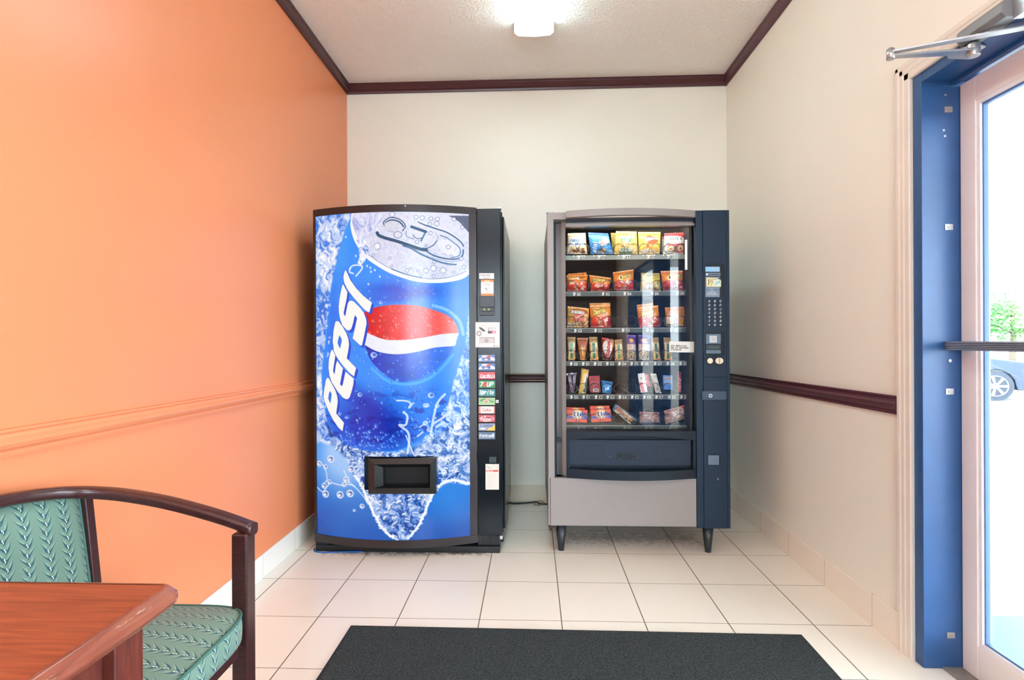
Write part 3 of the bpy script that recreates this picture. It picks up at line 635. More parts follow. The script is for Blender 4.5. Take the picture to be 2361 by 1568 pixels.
    glow(1040, 660, 40, 30, '#2a86ee', .5); glow(870, 900, 40, 30, '#4a9cf4', .6); glow(900, 690, 60, 12, '#2158d0', .6)
    glow(840, 990, 70, 45, '#0f3cb4', .95, .5); glow(905, 985, 60, 50, '#0a2c9c', .9, .8); glow(870, 950, 90, 30, '#0f34a8', .85, .6); glow(800, 1000, 35, 40, '#1a50c8', .7)
    glow(965, 930, 60, 40, '#2f84ee', .8); glow(850, 930, 24, 20, '#1844b8', .6); glow(1000, 980, 55, 40, '#2c86f0', .8); glow(820, 1030, 40, 14, '#1d5cd4', .7)
    nn = cv.noise(26, 12, 9, 4); k = (sm01((nn - .55) / .12) * canm * sm01((Y - 880) / 60) * .5)[..., None]; cv.im[:] = cv.im * (1 - k) + hx('#08268c') * k
    # ---- the round emblem: red cap, white wave, blue base
    red = spline(c1((530, 935), (560, 925), (640, 893), (780, 875), (950, 880), (1100, 920), (1210, 970), (1265, 1035), (1287, 1110))) + spline(c1((1287, 1110), (1150, 1120), (1000, 1150), (850, 1167), (700, 1160), (560, 1103)))
    white = spline(c1((560, 1103), (700, 1160), (850, 1167), (1000, 1150), (1150, 1120), (1287, 1110))) + spline(c1((1287, 1110), (1268, 1170), (1245, 1220), (1100, 1232), (950, 1268), (800, 1285), (650, 1262), (540, 1205)))
    base = spline(c1((540, 1205), (650, 1262), (800, 1285), (950, 1268), (1100, 1232), (1245, 1220))) + spline(c1((1245, 1220), (1200, 1310), (1110, 1410), (1000, 1480), (880, 1512), (780, 1500), (680, 1430), (590, 1330), (540, 1205)))
    sl = full; ar = cv.mask_poly(red, sl); aw = cv.mask_poly(white, sl); ab = cv.mask_poly(base, sl)
    halo = [(920, 853, 62, 34)]
    cv.stroke(spline(c1((600, 1400), (720, 1500), (880, 1535), (1030, 1500), (1150, 1410), (1240, 1290))), 6, '#63c0ff', .7)
    cv.stroke(spline(c1((1090, 880), (1200, 920), (1290, 1010), (1320, 1120))), 7, '#bfe2ff', .6)
    tt = np.clip((X - 860) / 200, 0, 1)[..., None]
    rc = hx('#c81c22') * (1 - sm01(tt * 1.6)) + hx('#f04640') * sm01(tt * 1.6); rc = rc * (1 - sm01((tt - .6) / .4) * .75) + hx('#f79a90') * sm01((tt - .6) / .4) * .75
    rn = cv.noise(20, 14, 33, 4)[..., None]; rc = np.clip(rc * (.88 + .24 * rn), 0, 1)
    cv.im[:] = cv.im * (1 - ar[..., None]) + rc * ar[..., None]
    cv.im[:] = cv.im * (1 - aw[..., None]) + (hx('#eef2fc') * (.95 + .05 * rn)) * aw[..., None]
    tb = np.clip((X - 850) / 170 + (Y - 850) / 300 * .3, 0, 1)[..., None]; bc = hx('#123cae') * (1 - tb) + hx('#2f7ae6') * tb; bc = np.clip(bc * (.85 + .3 * rn), 0, 1)
    cv.im[:] = cv.im * (1 - ab[..., None]) + bc * ab[..., None]
    # ---- silver lid
    rim = spline(l3((160, 150), (150, 300), (200, 520), (290, 700), (440, 900), (620, 1040), (850, 1180), (1100, 1280), (1350, 1350), (1650, 1368), (1900, 1340), (2110, 1280), (2230, 1190))) + [(1084, 489), (822, 489)]
    lid = spline(l3((190, 120), (200, 300), (260, 480), (360, 660), (480, 830), (700, 990), (900, 1100), (1200, 1220), (1500, 1285), (1800, 1270), (2040, 1200), (2230, 1080))) + [(1084, 489), (826, 489)]
    cv.poly(rim, '#f6f8ff')
    am = cv.mask_poly(lid, full)[..., None]; ln = cv.noise(5, 5, 44, 3)[..., None]; lc = (hx('#c9cde6') * (1 - ln) + hx('#eceefa') * ln)
    lg = np.exp(-(((X - 1010) / 60) ** 2 + ((Y - 520) / 60) ** 2))[..., None]; lc = lc * (1 - lg * .5) + hx('#f4f5fc') * lg * .5
    cv.im[:] = cv.im * (1 - am) + lc * am
    cv.stroke(spline(l3((480, 840), (700, 1000), (900, 1110), (1200, 1228), (1500, 1290), (1800, 1275), (2040, 1205), (2180, 1130))), 1.4, '#3a5f94', .7)
    cv.stroke(spline(l3((900, 1115), (1100, 1195), (1300, 1250), (1420, 1272))), 2.4, '#215c8c', .8)
    D = '#1c4a6c'; G = '#6b83ac'
    cv.poly(l3((1880, 120), (2060, 220), (2230, 420), (2230, 100)), '#3b4660', .75)
    # pull tab
    cv.stroke(spline(l3((780, 330), (760, 260), (840, 190), (930, 175), (1040, 210), (1120, 280), (1140, 350), (1090, 420))), 2.4, '#27496f', .85)
    cv.stroke(spline(l3((800, 270), (870, 225), (960, 225), (1050, 265), (1110, 340))), 3.6, D, .8)
    cv.stroke(spline(l3((770, 310), (790, 370), (850, 420), (940, 440))), 1.2, G, .8)
    cv.ell(*l3((905, 330))[0], 17, 12, '#d9dbe8', .9)
    cv.stroke(spline(l3((640, 350), (650, 430), (720, 480), (900, 540), (1100, 610), (1300, 680), (1440, 720))), 2.5, '#ffffff', .8)
    cv.stroke(spline(l3((645, 450), (680, 500), (800, 550), (1000, 610), (1200, 680), (1400, 750), (1500, 765))), 7.5, D, .92)
    cv.stroke(spline(l3((700, 470), (900, 535), (1150, 610), (1400, 700))), 1.6, '#cfe0f0', .8)
    cv.stroke(spline(l3((1430, 730), (1520, 730), (1620, 670), (1680, 590))), 2.2, D, .8); cv.stroke(spline(l3((1680, 590), (1700, 520), (1650, 450))), 1.2, G, .7)
    cv.ell(*l3((1010, 490))[0], 9, 7.5, '#dfe2ee', 1); cv.ell(*l3((1010, 490))[0], 9, 7.5, '#5e7aa4', .9, ring=1.3)
    cv.stroke(l3((1250, 345), (1490, 430)), 6.5, D, .9); cv.stroke(l3((1490, 430), (1410, 600)), 3.4, '#2a6a96', .85)
    cv.stroke(spline(l3((1275, 490), (1310, 540), (1380, 560), (1430, 540))), 1.8, D, .8)
    cv.stroke(spline(l3((1160, 420), (1155, 500), (1210, 545), (1290, 570))), 1.4, '#2f5580', .7)
    cv.stroke(spline(l3((1360, 250), (1480, 310), (1700, 380), (1850, 430), (2000, 520), (2100, 610), (2130, 670))), 3.0, '#26527e', .85)
    cv.stroke(spline(l3((1350, 235), (1480, 285), (1700, 355), (1870, 410), (2030, 510), (2140, 620))), 1.2, '#ffffff', .9)
    cv.stroke(spline(l3((1740, 490), (1850, 530), (1960, 610), (2060, 700), (2080, 790), (2040, 860), (1930, 890))), 2.2, '#3d6a9a', .8)
    cv.stroke(spline(l3((1500, 780), (1600, 850), (1750, 900), (1900, 920), (2040, 905), (2110, 850), (2130, 740))), 3.4, '#2a5a8a', .85)
    cv.stroke(spline(l3((1100, 690), (1250, 745), (1400, 840), (1600, 930), (1800, 1000), (2000, 1020))), 3.2, '#2a5f8c', .85)
    cv.stroke(spline(l3((1180, 690), (1330, 770), (1480, 860), (1700, 930), (1900, 965), (2080, 940))), 1.2, '#8196bc', .8)
    cv.ell(*l3((1870, 700))[0], 26, 15, '#f4f4fb', .6, rot=.6)
    for x, y, r in ((640, 700, 7.5), (1165, 1145, 4), (1490, 1145, 5.5), (1615, 1100, 6.5), (1780, 1135, 6.5), (1325, 170, 4.5), (1430, 180, 4.8), (1580, 190, 4.4), (1690, 195, 4.6), (1675, 280, 5.2), (1560, 290, 4), (1340, 620, 4), (1570, 455, 4), (2110, 325, 4), (1970, 180, 4.4), (865, 915, 3), (575, 858, 3), (900, 1062, 2.5), (1410, 1215, 3.5), (1350, 1150, 2.6), (2090, 905, 4), (2135, 1060, 4), (1970, 1160, 3), (1920, 865, 3.2), (1870, 700, 4.5), (910, 120, 5.5), (1500, 680, 2.6), (1225, 1105, 2.5), (1630, 985, 3.6), (1620, 1240, 3.4)):
        q = l3((x, y))[0]; cv.ell(q[0], q[1], r, r * 1.05, '#f6f7fe', .85); cv.ell(q[0], q[1], r, r * 1.05, '#7488b4', .8, ring=.9); cv.ell(q[0] + r * .2, q[1] - r * .15, r * .9, r * .95, '#3c5688', .5, ring=.8)
    rng = random.Random(4)
    for _ in range(110):
        x, y = rng.uniform(860, 1080), rng.uniform(500, 640)
        j = int((y - 489) / 764 * (cv.H - 1)); i = int((x - 728) / 356 * (cv.W - 1))
        if am[j, i, 0] > .9: cv.ell(x, y, rng.uniform(.8, 1.8), rng.uniform(.8, 1.8), '#8c9cc4', .55, ring=.6)
    # white gush of water at the left of the lid
    gush = smooth_poly(l3((180, 130), (420, 70), (720, 90), (740, 190), (700, 250), (600, 330), (540, 400), (460, 520), (400, 560), (320, 570), (240, 400), (180, 260)))
    al = softpoly(gush, 1.5); wsplash(al, 55, 26, lo='#a3aee0', mid='#dfe3f8', hi='#ffffff', k=.95)
    al = softpoly(l3((270, 560), (420, 560), (490, 700), (480, 820), (420, 960), (350, 1040), (280, 1000), (320, 880), (300, 720)), 1.2); wsplash(al, 57, 9, lo='#6e92d8', mid='#e8ecfb', hi='#ffffff')
    for P in (((130, 1110), (180, 1040), (290, 1030), (370, 1060), (340, 1130), (250, 1230)), ((200, 1180), (130, 1150), (140, 1080))): cv.stroke(spline(l3(*P)), 3.6, '#f0f4ff', .9)
    for x, y in ((460, 1050), (520, 1085), (530, 1160), (600, 1130), (250, 860), (60, 500), (690, 1250), (480, 1385)): q = l3((x, y))[0]; cv.ell(q[0], q[1], 2, 3, '#eef6ff', .85)
    # ---- condensation drops
    def drops(n_, x0, y0, x1, y1, ok, lo, hi, dark, light, a=.5):
        for _ in range(n_):
            x, y = rng.uniform(x0, x1), rng.uniform(y0, y1)
            j = min(cv.H - 1, max(0, int((y - 489) / 764 * (cv.H - 1)))); i = min(cv.W - 1, max(0, int((x - 728) / 356 * (cv.W - 1))))
            if ok[j, i] < .9: continue
            r = rng.uniform(lo, hi) * (1.6 if rng.random() < .12 else 1)
            cv.ell(x, y, r, r * 1.1, light, a); cv.ell(x + r * .3, y - r * .3, r * .7, r * .8, dark, a * .7); cv.ell(x - r * .3, y + r * .35, r * .38, r * .42, '#ffffff', a * .8)
    bodyonly = canm * (1 - ar) * (1 - aw) * (1 - am[..., 0]) * (1 - cv.mask_poly(rim, full))
    drops(330, 800, 640, 1010, 1040, bodyonly, 1.0, 3.0, '#123cb8', '#6cb0fb', .55)
    drops(120, 770, 1000, 930, 1040, bodyonly, 1.0, 3.4, '#0a2fa4', '#5aa2f6', .6)
    drops(110, 850, 705, 1060, 790, ar, 1.2, 3.4, '#a80f18', '#f98a80', .55)
    drops(60, 950, 655, 1050, 900, bodyonly, 1.0, 2.6, '#1c5cd4', '#7dbdfc', .45)
    for x, y, r in ((840, 915, 5.5), (790, 961, 4), (806, 970, 3), (833, 975, 3), (1000, 917, 7), (873, 822, 7.5), (866, 698, 3), (890, 700, 4), (830, 688, 4)): cv.ell(x, y, r, r * .9, '#eaf4ff', .8); cv.ell(x + r * .2, y - r * .1, r * .6, r * .6, '#2b6cd8', .8)
    for P, w_ in (((925, 928), (945, 929), (955, 935), (952, 945), (960, 935)), 4), (((940, 955), (948, 965), (944, 985), (930, 985), (948, 1000), (952, 1020), (948, 1050)), 5), (((1040, 960), (1018, 975), (1004, 985), (1000, 1000), (1012, 940), (1030, 915)), 5), (((975, 990), (985, 984)), 3), (((970, 1012), (982, 1002)), 3.4), (((945, 1010), (956, 1040), (962, 1055)), 3): cv.stroke(spline(list(P)), w_, '#e6f0ff', .85)
    for _ in range(46):
        x, y = rng.uniform(985, 1080), rng.uniform(930, 1060); r = rng.uniform(2, 6); cv.ell(x, y, r, r, '#f6faff', .7); cv.ell(x + 1, y - 1, r * .5, r * .5, '#5f9cec', .5)
    for _ in range(60):
        x, y = rng.uniform(730, 770), rng.uniform(560, 1000); cv.ell(x, y, rng.uniform(1.5, 3.5), rng.uniform(2, 5), '#f2f6ff', .7); cv.ell(x + 1, y + 1, 1.2, 1.8, '#3d6fd0', .6)
    vm = cv.mask_poly(v, full)
    for _ in range(420):
        x, y = rng.uniform(760, 1082), rng.uniform(1040, 1250); j = min(cv.H - 1, int((y - 489) / 764 * (cv.H - 1))); i = min(cv.W - 1, int((x - 728) / 356 * (cv.W - 1)))
        if vm[j, i] < .9: continue
        r = rng.uniform(1.2, 4.2); ro = rng.uniform(-1.2, 1.2); cv.ell(x, y, r * 1.5, r * .8, '#f8faff', .75, rot=ro); cv.ell(x + r * .4, y + r * .7, r * 1.1, r * .5, '#16407e', .45, rot=ro)
    for k in range(70):        # broken white crest along the edge of the splash
        t = k / 69; e1 = spline([(828, 1108), (845, 1132), (858, 1162), (876, 1200), (896, 1232), (925, 1250)])[int(t * 29)]; e2 = spline([(1084, 1130), (1062, 1122), (1038, 1118), (1012, 1134), (998, 1158), (984, 1192), (970, 1222), (948, 1248)])[int(t * 41)]
        for e in (e1, e2): cv.ell(e[0] + rng.uniform(-3, 3), e[1] + rng.uniform(-3, 3), rng.uniform(1.5, 4), rng.uniform(1.5, 3.5), '#fbfcff', .8)
    # ---- lettering, with its blue drop edge
    I_ = l1((560, 85), (600, 160), (660, 290), (760, 430), (900, 580), (1055, 705), (1005, 885), (940, 850), (850, 760), (700, 590), (600, 460), (535, 330), (515, 230), (530, 150))
    S_ = l1((508, 345), (595, 500), (580, 620), (520, 870), (525, 920), (548, 945), (560, 900), (600, 710), (625, 670), (670, 655), (720, 680), (820, 780), (900, 880), (945, 1000), (955, 1080), (900, 1350), (865, 1490), (830, 1485), (740, 1400), (690, 1355), (740, 1150), (778, 985), (735, 928), (700, 1080), (665, 1180), (620, 1215), (570, 1195), (490, 1110), (450, 1000), (425, 880), (420, 760), (440, 600), (480, 420))
    P1 = l1((350, 1050), (380, 1030), (420, 1040), (500, 1140), (570, 1260), (610, 1370), (622, 1470)) + l2((605, 20), (575, 155), (755, 330), (715, 490), (620, 420), (480, 270), (380, 140), (310, 0)) + l1((310, 1500), (295, 1400), (315, 1200))
    H1 = l1((430, 1295), (470, 1350), (480, 1400), (445, 1550), (400, 1460), (400, 1400))
    E_ = l2((245, 60), (275, -10), (300, 10), (350, 100), (300, 390), (330, 460), (360, 270), (385, 200), (500, 345), (440, 640), (478, 672), (495, 640), (550, 400), (710, 530), (700, 640), (670, 750), (630, 870), (600, 905), (555, 912), (490, 880), (380, 760), (270, 600), (225, 480), (205, 330), (215, 180))
    P2 = l2((150, 560), (180, 518), (215, 535), (280, 640), (350, 760), (385, 870), (395, 960), (360, 1180), (515, 1350), (485, 1510), (400, 1440), (300, 1310), (200, 1140), (125, 980), (97, 890), (110, 760))
    H2 = l2((230, 765), (270, 820), (245, 1005), (200, 920), (205, 850))
    for P in (I_, S_, P1, E_, P2):
        for k in range(1, 6): cv.poly([(x + k * 1.0, y + k * 1.1) for x, y in P], '#1a4fca', .9)
        cv.stroke(P + [P[0]], 2.2, '#1c4fc4', .8)
    for P in (I_, S_, P1, E_, P2): cv.poly(P, '#f6f8f4')
    for P in (H1, H2): cv.poly(P, '#2a7be0')
    cv.text('(R)', 860, 690, 5, '#e4f2ff', .9, rot=.6)
    g = cv.im.mean(-1, keepdims=True); cv.im = np.clip((g + (cv.im - g) * 1.12 - .5) * 1.06 + .48, 0, 1)
    return cv

# ================================================================== soda machine
BLK = mat('black_satin_machine_paint', '#0c141b', .24, var=.08, scale=12, spec=.3)
BLK2 = mat('black_matt_plastic', '#14181b', .45, var=.1, scale=30)
FRM = mat('dark_brown_black_door_frame', '#241c1e', .35, var=.1, scale=10)
PRINT = art_mat('printed_sticker', .35)
X0, X1, XD = .031, 1.044, .915          # machine sides, end of the bowed door
BUL = .092
def yb(x):                                # bowed door front
    t = (x - X0) / (XD - X0); return .002 - BUL * (1 - (2 * t - 1) ** 2) if 0 <= t <= 1 else .002
sm = empty('soda_machine', (.54, .35, 0), 'black soda vending machine with a backlit blue splashing cola can front', 'vending machine')
ZB, ZT = .092, 1.795
prt('cabinet', MB().box((X0 + .012, .05, .035), (X1 + .004, .78, 1.822)).box((X1 + .004, .075, .10), (X1 + .014, .77, 1.80)), BLK, sm, bevel=.004)
prt('base', MB().box((X0 + .012, -.012, .0), (X1 - .012, .05, .034)).box((X0 + .008, -.004, .0), (X0 + .075, .06, .062)).box((X0 + .02, .05, 0), (X1 - .02, .75, .035)), BLK2, sm, bevel=.003)
# lit front, framed
art = soda_art()
def yart(u): return yb(X0 + .016 + (.876 - X0 - .016) * u) + .004
def fn(U, V):
    x = X0 + .016 + (.876 - X0 - .016) * U; t = (x - X0) / (XD - X0)
    return x, .006 - BUL * (1 - (2 * t - 1) ** 2), ZT + (ZB - ZT) * V
LIT = art_mat('backlit_translucent_print', .22, emit=.60, dif=.10)
o = art.mesh('lit_picture_panel', fn, LIT, sm, hole=((850 - 728) / 356, (1059 - 489) / 764, (1004 - 728) / 356, (1137 - 489) / 764)); o['label'] = 'backlit picture of a blue cola can bursting through water'
door_f = MB()
door_f.bowed(X0, XD, 1.833, ZT, yb, .055); door_f.bowed(X0, XD, ZB, .050, yb, .055)
door_f.bowed(X0, X0 + .0165, ZT, ZB, yb, .05, n=3); door_f.bowed(.8755, XD, ZT, ZB, yb, .05, n=6)
door_f.box((X0, .045, .05), (XD, .052, 1.833))
prt('door_frame', door_f, FRM, sm, bevel=.0015)
prt('control_panel', MB().box((XD + .001, -.002, .090), (X1 - .002, .052, 1.826)), BLK, sm, bevel=.003)
prt('louvre', MB().box((XD, .006, .036), (X1 - .01, .05, .088)).box((XD + .02, 0, .04), (XD + .026, .01, .086)).box((XD + .06, 0, .04), (XD + .066, .01, .086)).box((XD + .10, 0, .04), (XD + .106, .01, .086)), BLK2, sm)
prt('door_screw', MB().cyl((.555, yb(.555) - .001, 1.824), (.555, yb(.555) + .003, 1.824), .004, n=12), STEEL, sm)
# delivery port: bevelled frame sunk in the picture
yp = -.092
def P_(px, py, y=yp): return at(px, py, y)
pf = MB()
o4 = [(849, 1058), (1006, 1056), (1005, 1139), (849, 1139)]; i4 = [(863, 1071), (992, 1070), (991, 1125), (864, 1126)]; n4 = [(883, 1078), (988, 1077), (987, 1118), (884, 1120)]
O = [P_(*q, yp - .006) for q in o4]; I = [P_(*q, yp - .016) for q in i4]; I2 = [P_(*q, yp + .012) for q in i4]; NN = [P_(*q, yp + .035) for q in n4]; BK = [Vector((q.x, yp + .09, q.z)) for q in NN]; OB = [Vector((q.x, yp + .08, q.z)) for q in O]
pts = O + I + I2 + NN + BK + OB
Fc = []
for a, b_ in ((0, 4), (4, 8), (8, 12), (12, 16), (20, 0)):
    for k in range(4):
        j = (k + 1) % 4; Fc.append((a + k, b_ + k, b_ + j, a + j))
pf.add(pts, Fc)
prt('delivery_port', pf, mat('black_moulded_plastic', '#15191a', .3, var=.05), sm)
prt('port_flap', MB().prism([Vector((q.x, yp + .075, q.z)) for q in NN], (0, .01, 0)), mat('black_mesh_flap', '#0a0d12', .6), sm)

# control strip: stickers, bill validator, coin plate
yc = -.002
def plain(px0, py0, px1, py1, col, dens=2.): return Cv(px0, py0, px1, py1, dens, col)
cv = plain(1105, 630, 1139, 643, '#e6e2e2', 4); cv.ell(1108, 634.5, 1.2, 1.6, '#b03050'); cv.text('AMERICAN VENDING', 1111, 635.5, 2, '#555560', .5, asp=.55); cv.text('For Service Call', 1112, 639, 1.8, '#666', .4); cv.text('800 585 2663', 1115, 642, 1.7, '#666', .4)
decal('service_sticker', cv, 1105, 630, 1139, 643, yc - .001, .001, PRINT, sm, 'small white service sticker')
cv = plain(1108, 645, 1138, 682, '#eee6da', 4); cv.rect(1108, 645, 1138, 650, '#f2782a'); cv.rect(1108, 677, 1138, 682, '#f2782a'); cv.text('THANK YOU', 1116, 649, 2, '#fbe6c8', .5)
cv.text('PLEASE INSERT BILLS', 1112, 655, 1.6, '#777', .35); cv.text('FACE UP AS SHOWN', 1113, 658, 1.6, '#777', .35)
cv.stroke([(1117, 665), (1123, 660), (1129, 665), (1123, 670), (1117, 665)], .6, '#666'); cv.stroke([(1117, 664), (1123, 668), (1122, 664)], 1.1, '#555'); cv.text('CREDIT CARDS ACCEPTED', 1111, 673.5, 1.5, '#777', .35); cv.text('HERE', 1120, 676, 1.4, '#777', .35)
decal('bill_sticker', cv, 1109, 645, 1138, 682, yc - .001, .001, PRINT, sm, 'orange and white instruction sticker')
a = MB(); a.box(*pxbox(1105, 682, 1141, 728, yc - .004, .006)); a.box(*pxbox(1106, 683, 1139, 708, yc - .022, .02)); a.box(*pxbox(1107, 708, 1138, 718, yc - .012, .012)); a.box(*pxbox(1107, 723, 1137, 727, yc - .010, .008))
prt('bill_validator', a, mat('dark_grey_validator_plastic', '#30363a', .4, var=.1), sm, bevel=.0012)
for px in (1116.5, 1127): prt('validator_lamp', MB().cyl(at(px, 713.5, yc - .0145), at(px, 713.5, yc - .012), .0028, n=12), mat('lit_green_led', '#c8f060', .3, emis='#c8ff50', es=1.2), sm)
cv = plain(1096, 743, 1152, 801, '#cfc9c6', 3)
cv.ell(1111.5, 759.5, 8.5, 2.6, '#2a2e30', rot=.62); cv.ell(1104.5, 769, 5.5, 5.5, '#2a2e30'); cv.ell(1104.5, 769, 4.3, 4.3, '#c4bdb9'); cv.ell(1115, 751, 6, 2, '#aaa4a2', .8, ring=.5)
cv.ell(1126.5, 756.5, 1.1, 1.1, '#333'); cv.ell(1126.5, 760.5, 1.1, 1.1, '#333'); cv.text('CORRECT CHANGE', 1129, 757.5, 1.8, '#888', .35); cv.text('SOLD OUT', 1129, 761.5, 1.8, '#888', .35)
cv.rect(1125, 763, 1143, 769, '#3a1a22'); cv.rect(1132, 763.3, 1142.5, 768.8, '#d41048'); cv.text('.00', 1134, 768.2, 4.2, '#ffd0e0', .8)
cv.rect(1105, 778, 1140, 791.5, '#4a4444'); cv.rect(1105, 779, 1139, 791.5, '#b8b0ad'); cv.ell(1121.5, 785.5, 4, 4, '#6a6664', ring=1); cv.ell(1121.5, 785.5, 2.2, 2.2, '#4a4848', ring=.8); cv.text('V', 1139, 799.5, 3.4, '#333', 1.0); cv.text('VENDO', 1143, 799, 2, '#888', .35)
decal('coin_plate', cv, 1096, 743, 1152, 801, yc - .003, .004, PRINT, sm, 'light grey coin slot plate with a red price display')
# ten selection buttons
def btn(k):
    c = Cv(0, 0, 36, 16, 3)
    def can_bg(col, col2):
        c.rect(0, 0, 36, 16, col); t = sm01(np.abs(c.Y / 16 - .4) * 1.4)[..., None]; c.im[:] = c.im * (1 - .35 * t) + hx(col2) * .35 * t
    if k in (0, 1): can_bg('#5d79ac', '#3c5488'); c.poly(spline([(0, 10), (6, 7), (12, 10), (20, 8), (28, 5), (36, 9)]) + [(36, 13), (20, 12), (0, 13.5)], '#dfe2e4'); c.text('PEPSI', 7, 7, 5, '#eef0f2', 1.3, slant=.3); c.ell(21.5, 6, 4, 5, '#d8452f', rot=.4); c.ell(23, 9, 3.5, 3, '#3c60a8'); c.ell(10, 9, 4, 3.5, '#44659c', .8)
    if k == 2: can_bg('#c2525a', '#a83c48'); c.text('Coca', 3, 12, 6.5, '#f4e4e0', 1.25, slant=.35, asp=.72); c.text('Cola', 18, 12, 6.5, '#f4e4e0', 1.25, slant=.35, asp=.72); c.stroke([(5, 13.5), (16, 12.6), (32, 13.4)], .9, '#f0dcd8')
    if k == 3: can_bg('#3c8a5c', '#2c6c48'); c.ell(13.5, 8.5, 5, 5, '#d84438'); c.text('7', 2, 13, 9, '#e4ece4', 2, slant=.3, asp=.9); c.text('UP', 18, 13, 9, '#eef2ee', 2, slant=.25, asp=.8)
    if k == 4: can_bg('#3c7f88', '#2c7c54'); c.ell(12, 6, 6, 3, '#cfe6ee', .5); c.text('Sprite', 2, 11, 8, '#eef6f8', 1.5, slant=.25, asp=.62)
    if k == 5: can_bg('#8fb487', '#e2e6c0'); c.ell(10, 5, 8, 3, '#4a945a', .9, rot=-.3); c.ell(17, 6, 5, 4, '#de6e68', .9); c.stroke([(10, 8), (18, 4), (22, 9)], 1.5, '#e8d8d0'); c.ell(28, 8, 6, 2.4, '#5c9c62', .8, rot=.4)
    if k == 6: can_bg('#ddd3cf', '#c4b4b0'); c.rect(0, 0, 4, 16, '#c48078'); c.rect(34, 0, 36, 16, '#b04c50'); c.text('Coke', 9, 11, 6.5, '#b23a40', .9, slant=.1, asp=.72)
    if k == 7: can_bg('#b84c58', '#9c3848'); c.text('Dr', 12, 6, 4, '#f0dedc', .8, slant=.2); c.text('Pepper', 5, 13, 7, '#f2e2e0', 1.1, slant=.2, asp=.58); c.ell(18, 8.5, 15, 6.2, '#f0dedc', .8, ring=.8)
    if k == 8: can_bg('#9aa4b4', '#6c7c98'); c.poly([(18, 16), (26, 6), (36, 4), (36, 16)], '#e4be62'); c.text('Lipton', 4, 8, 6.5, '#2c5c9c', 1.3, slant=.25, asp=.68); c.text('Iced', 3, 13, 4, '#eef0f4', 1, slant=.2)
    if k == 9: can_bg('#5f7590', '#3c5470'); c.text('Klarbrunn', 2, 11, 6.5, '#e0e8ee', 1., slant=.2, asp=.46); c.rect(30, 3, 34, 12, '#cfd8de'); c.stroke([(2, 13.5), (28, 13.2)], .8, '#b8c8d4')
    return c
for k in range(10):
    y0 = 818 + k * 19.75; A, B = at(1104, y0, yc), at(1141.5, y0 + 16.5, yc)
    bz = MB().box((A.x - .002, yc - .006, B.z - .002), (B.x + .002, yc + .002, A.z + .002))
    bt = prt('selection_button', bz, BLK2, sm, bevel=.0012)
    cvb = btn(k); f = quad_fn((A.x, yc - .007, A.z), (B.x, yc - .007, A.z), (B.x, yc - .007, B.z), (A.x, yc - .007, B.z))
    o = cvb.mesh('button_label', f, PRINT, bt, smooth=False, back=quad_fn((A.x, yc - .006, A.z), (B.x, yc - .006, A.z), (B.x, yc - .006, B.z), (A.x, yc - .006, B.z)))
cv = plain(1143, 922, 1150, 929, '#eae6e4', 5); cv.rect(1145, 924, 1148, 926.5, '#777')
decal('paper_tag', cv, 1143, 922.5, 1149.5, 929, yc - .001, .001, PRINT, sm, 'tiny white tag')
cv = plain(1118, 1070, 1150, 1129, '#ddd4cb', 3)
n = cv.noise(6, 4, 3, 3); cv.blend((slice(None), slice(None)), sm01((n - .55) / .1) * (cv.Y < 1083), '#b0a8a2', .8)
cv.rect(1119.5, 1083.5, 1148.5, 1088, '#cc5a54'); cv.text('NOTICE', 1122, 1087.5, 3, '#f0dcd8', .6, asp=.8)
for q in range(10): cv.stroke([(1121, 1092 + q * 3.5), (1121 + 26 * (.8 + .2 * math.sin(q * 3)), 1092 + q * 3.5)], .5, '#a8a09a')
decal('permit_sticker', cv, 1119.5, 1070, 1150.5, 1129, yc - .001, .001, PRINT, sm, 'white sticker with a red band')
cv = plain(1128, 1053, 1144, 1067, '#3d4a4c', 2); cv.blend((slice(None), slice(None)), cv.noise(5, 5, 8, 3), '#2a3436', .7)
decal('coin_return', cv, 1128, 1053.5, 1144, 1067, yc - .0015, .002, PRINT, sm, 'dull grey coin return flap')
prt('lock_cover', MB().box(*pxbox(1101, 1040, 1120, 1067, yc - .0012, .002)), BLK, sm, bevel=.0004)
prt('hinge', MB().box((X1 - .012, .0, .07), (X1 + .002, .06, .088)), STEEL, sm); prt('hinge', MB().box((X1 - .012, .0, 1.826), (X1 + .002, .05, 1.834)), STEEL, sm)
# ================================================================== snack machine
TAUPE = mat('taupe_machine_paint', '#918c8a', .38, var=.02, scale=30, spec=.5)
NAVYP = mat('navy_moulded_plastic', '#112a40', .46, spec=.35, var=.06, scale=60, bump=.08, bscale=900)
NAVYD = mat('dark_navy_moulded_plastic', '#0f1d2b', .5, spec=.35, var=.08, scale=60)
INNER = mat('dark_grey_interior_enamel', '#2a3032', .5, var=.05)
LEDGE_LIT = mat('grey_green_shelf_metal_lit_tone', '#77837c', .4, metal=.1)  # top shelf only: lamp light put into a lighter tone
COIL = mat('dark_steel_wire', '#5a5f60', .3, metal=.8)
sn = empty('snack_machine', (1.76, .35, 0), 'tall grey and navy snack vending machine with glass front showing packets on coils', 'vending machine')
SX0, SX1 = 1.289, 2.236
SZ0, SZ1 = .146, 1.800
YG = .040                                   # glass plane
XC0, XC1 = 1.388, 2.062                     # glass opening
GZ1, GZ0 = at(1450, 524, YG).z, at(1450, 995, YG).z
ca = MB().box((SX0 + .004, .035, SZ0), (SX0 + .022, .79, SZ1 - .02)).box((SX1 - .03, .035, SZ0), (SX1 - .006, .79, SZ1 - .02)).box((SX0 + .022, .035, SZ1 - .04), (SX1 - .03, .79, SZ1 - .02))
ca.box((SX0 + .022, .77, SZ0), (SX1 - .03, .79, SZ1 - .04)).box((SX0 + .022, .035, SZ0), (SX1 - .03, .77, SZ0 + .03))
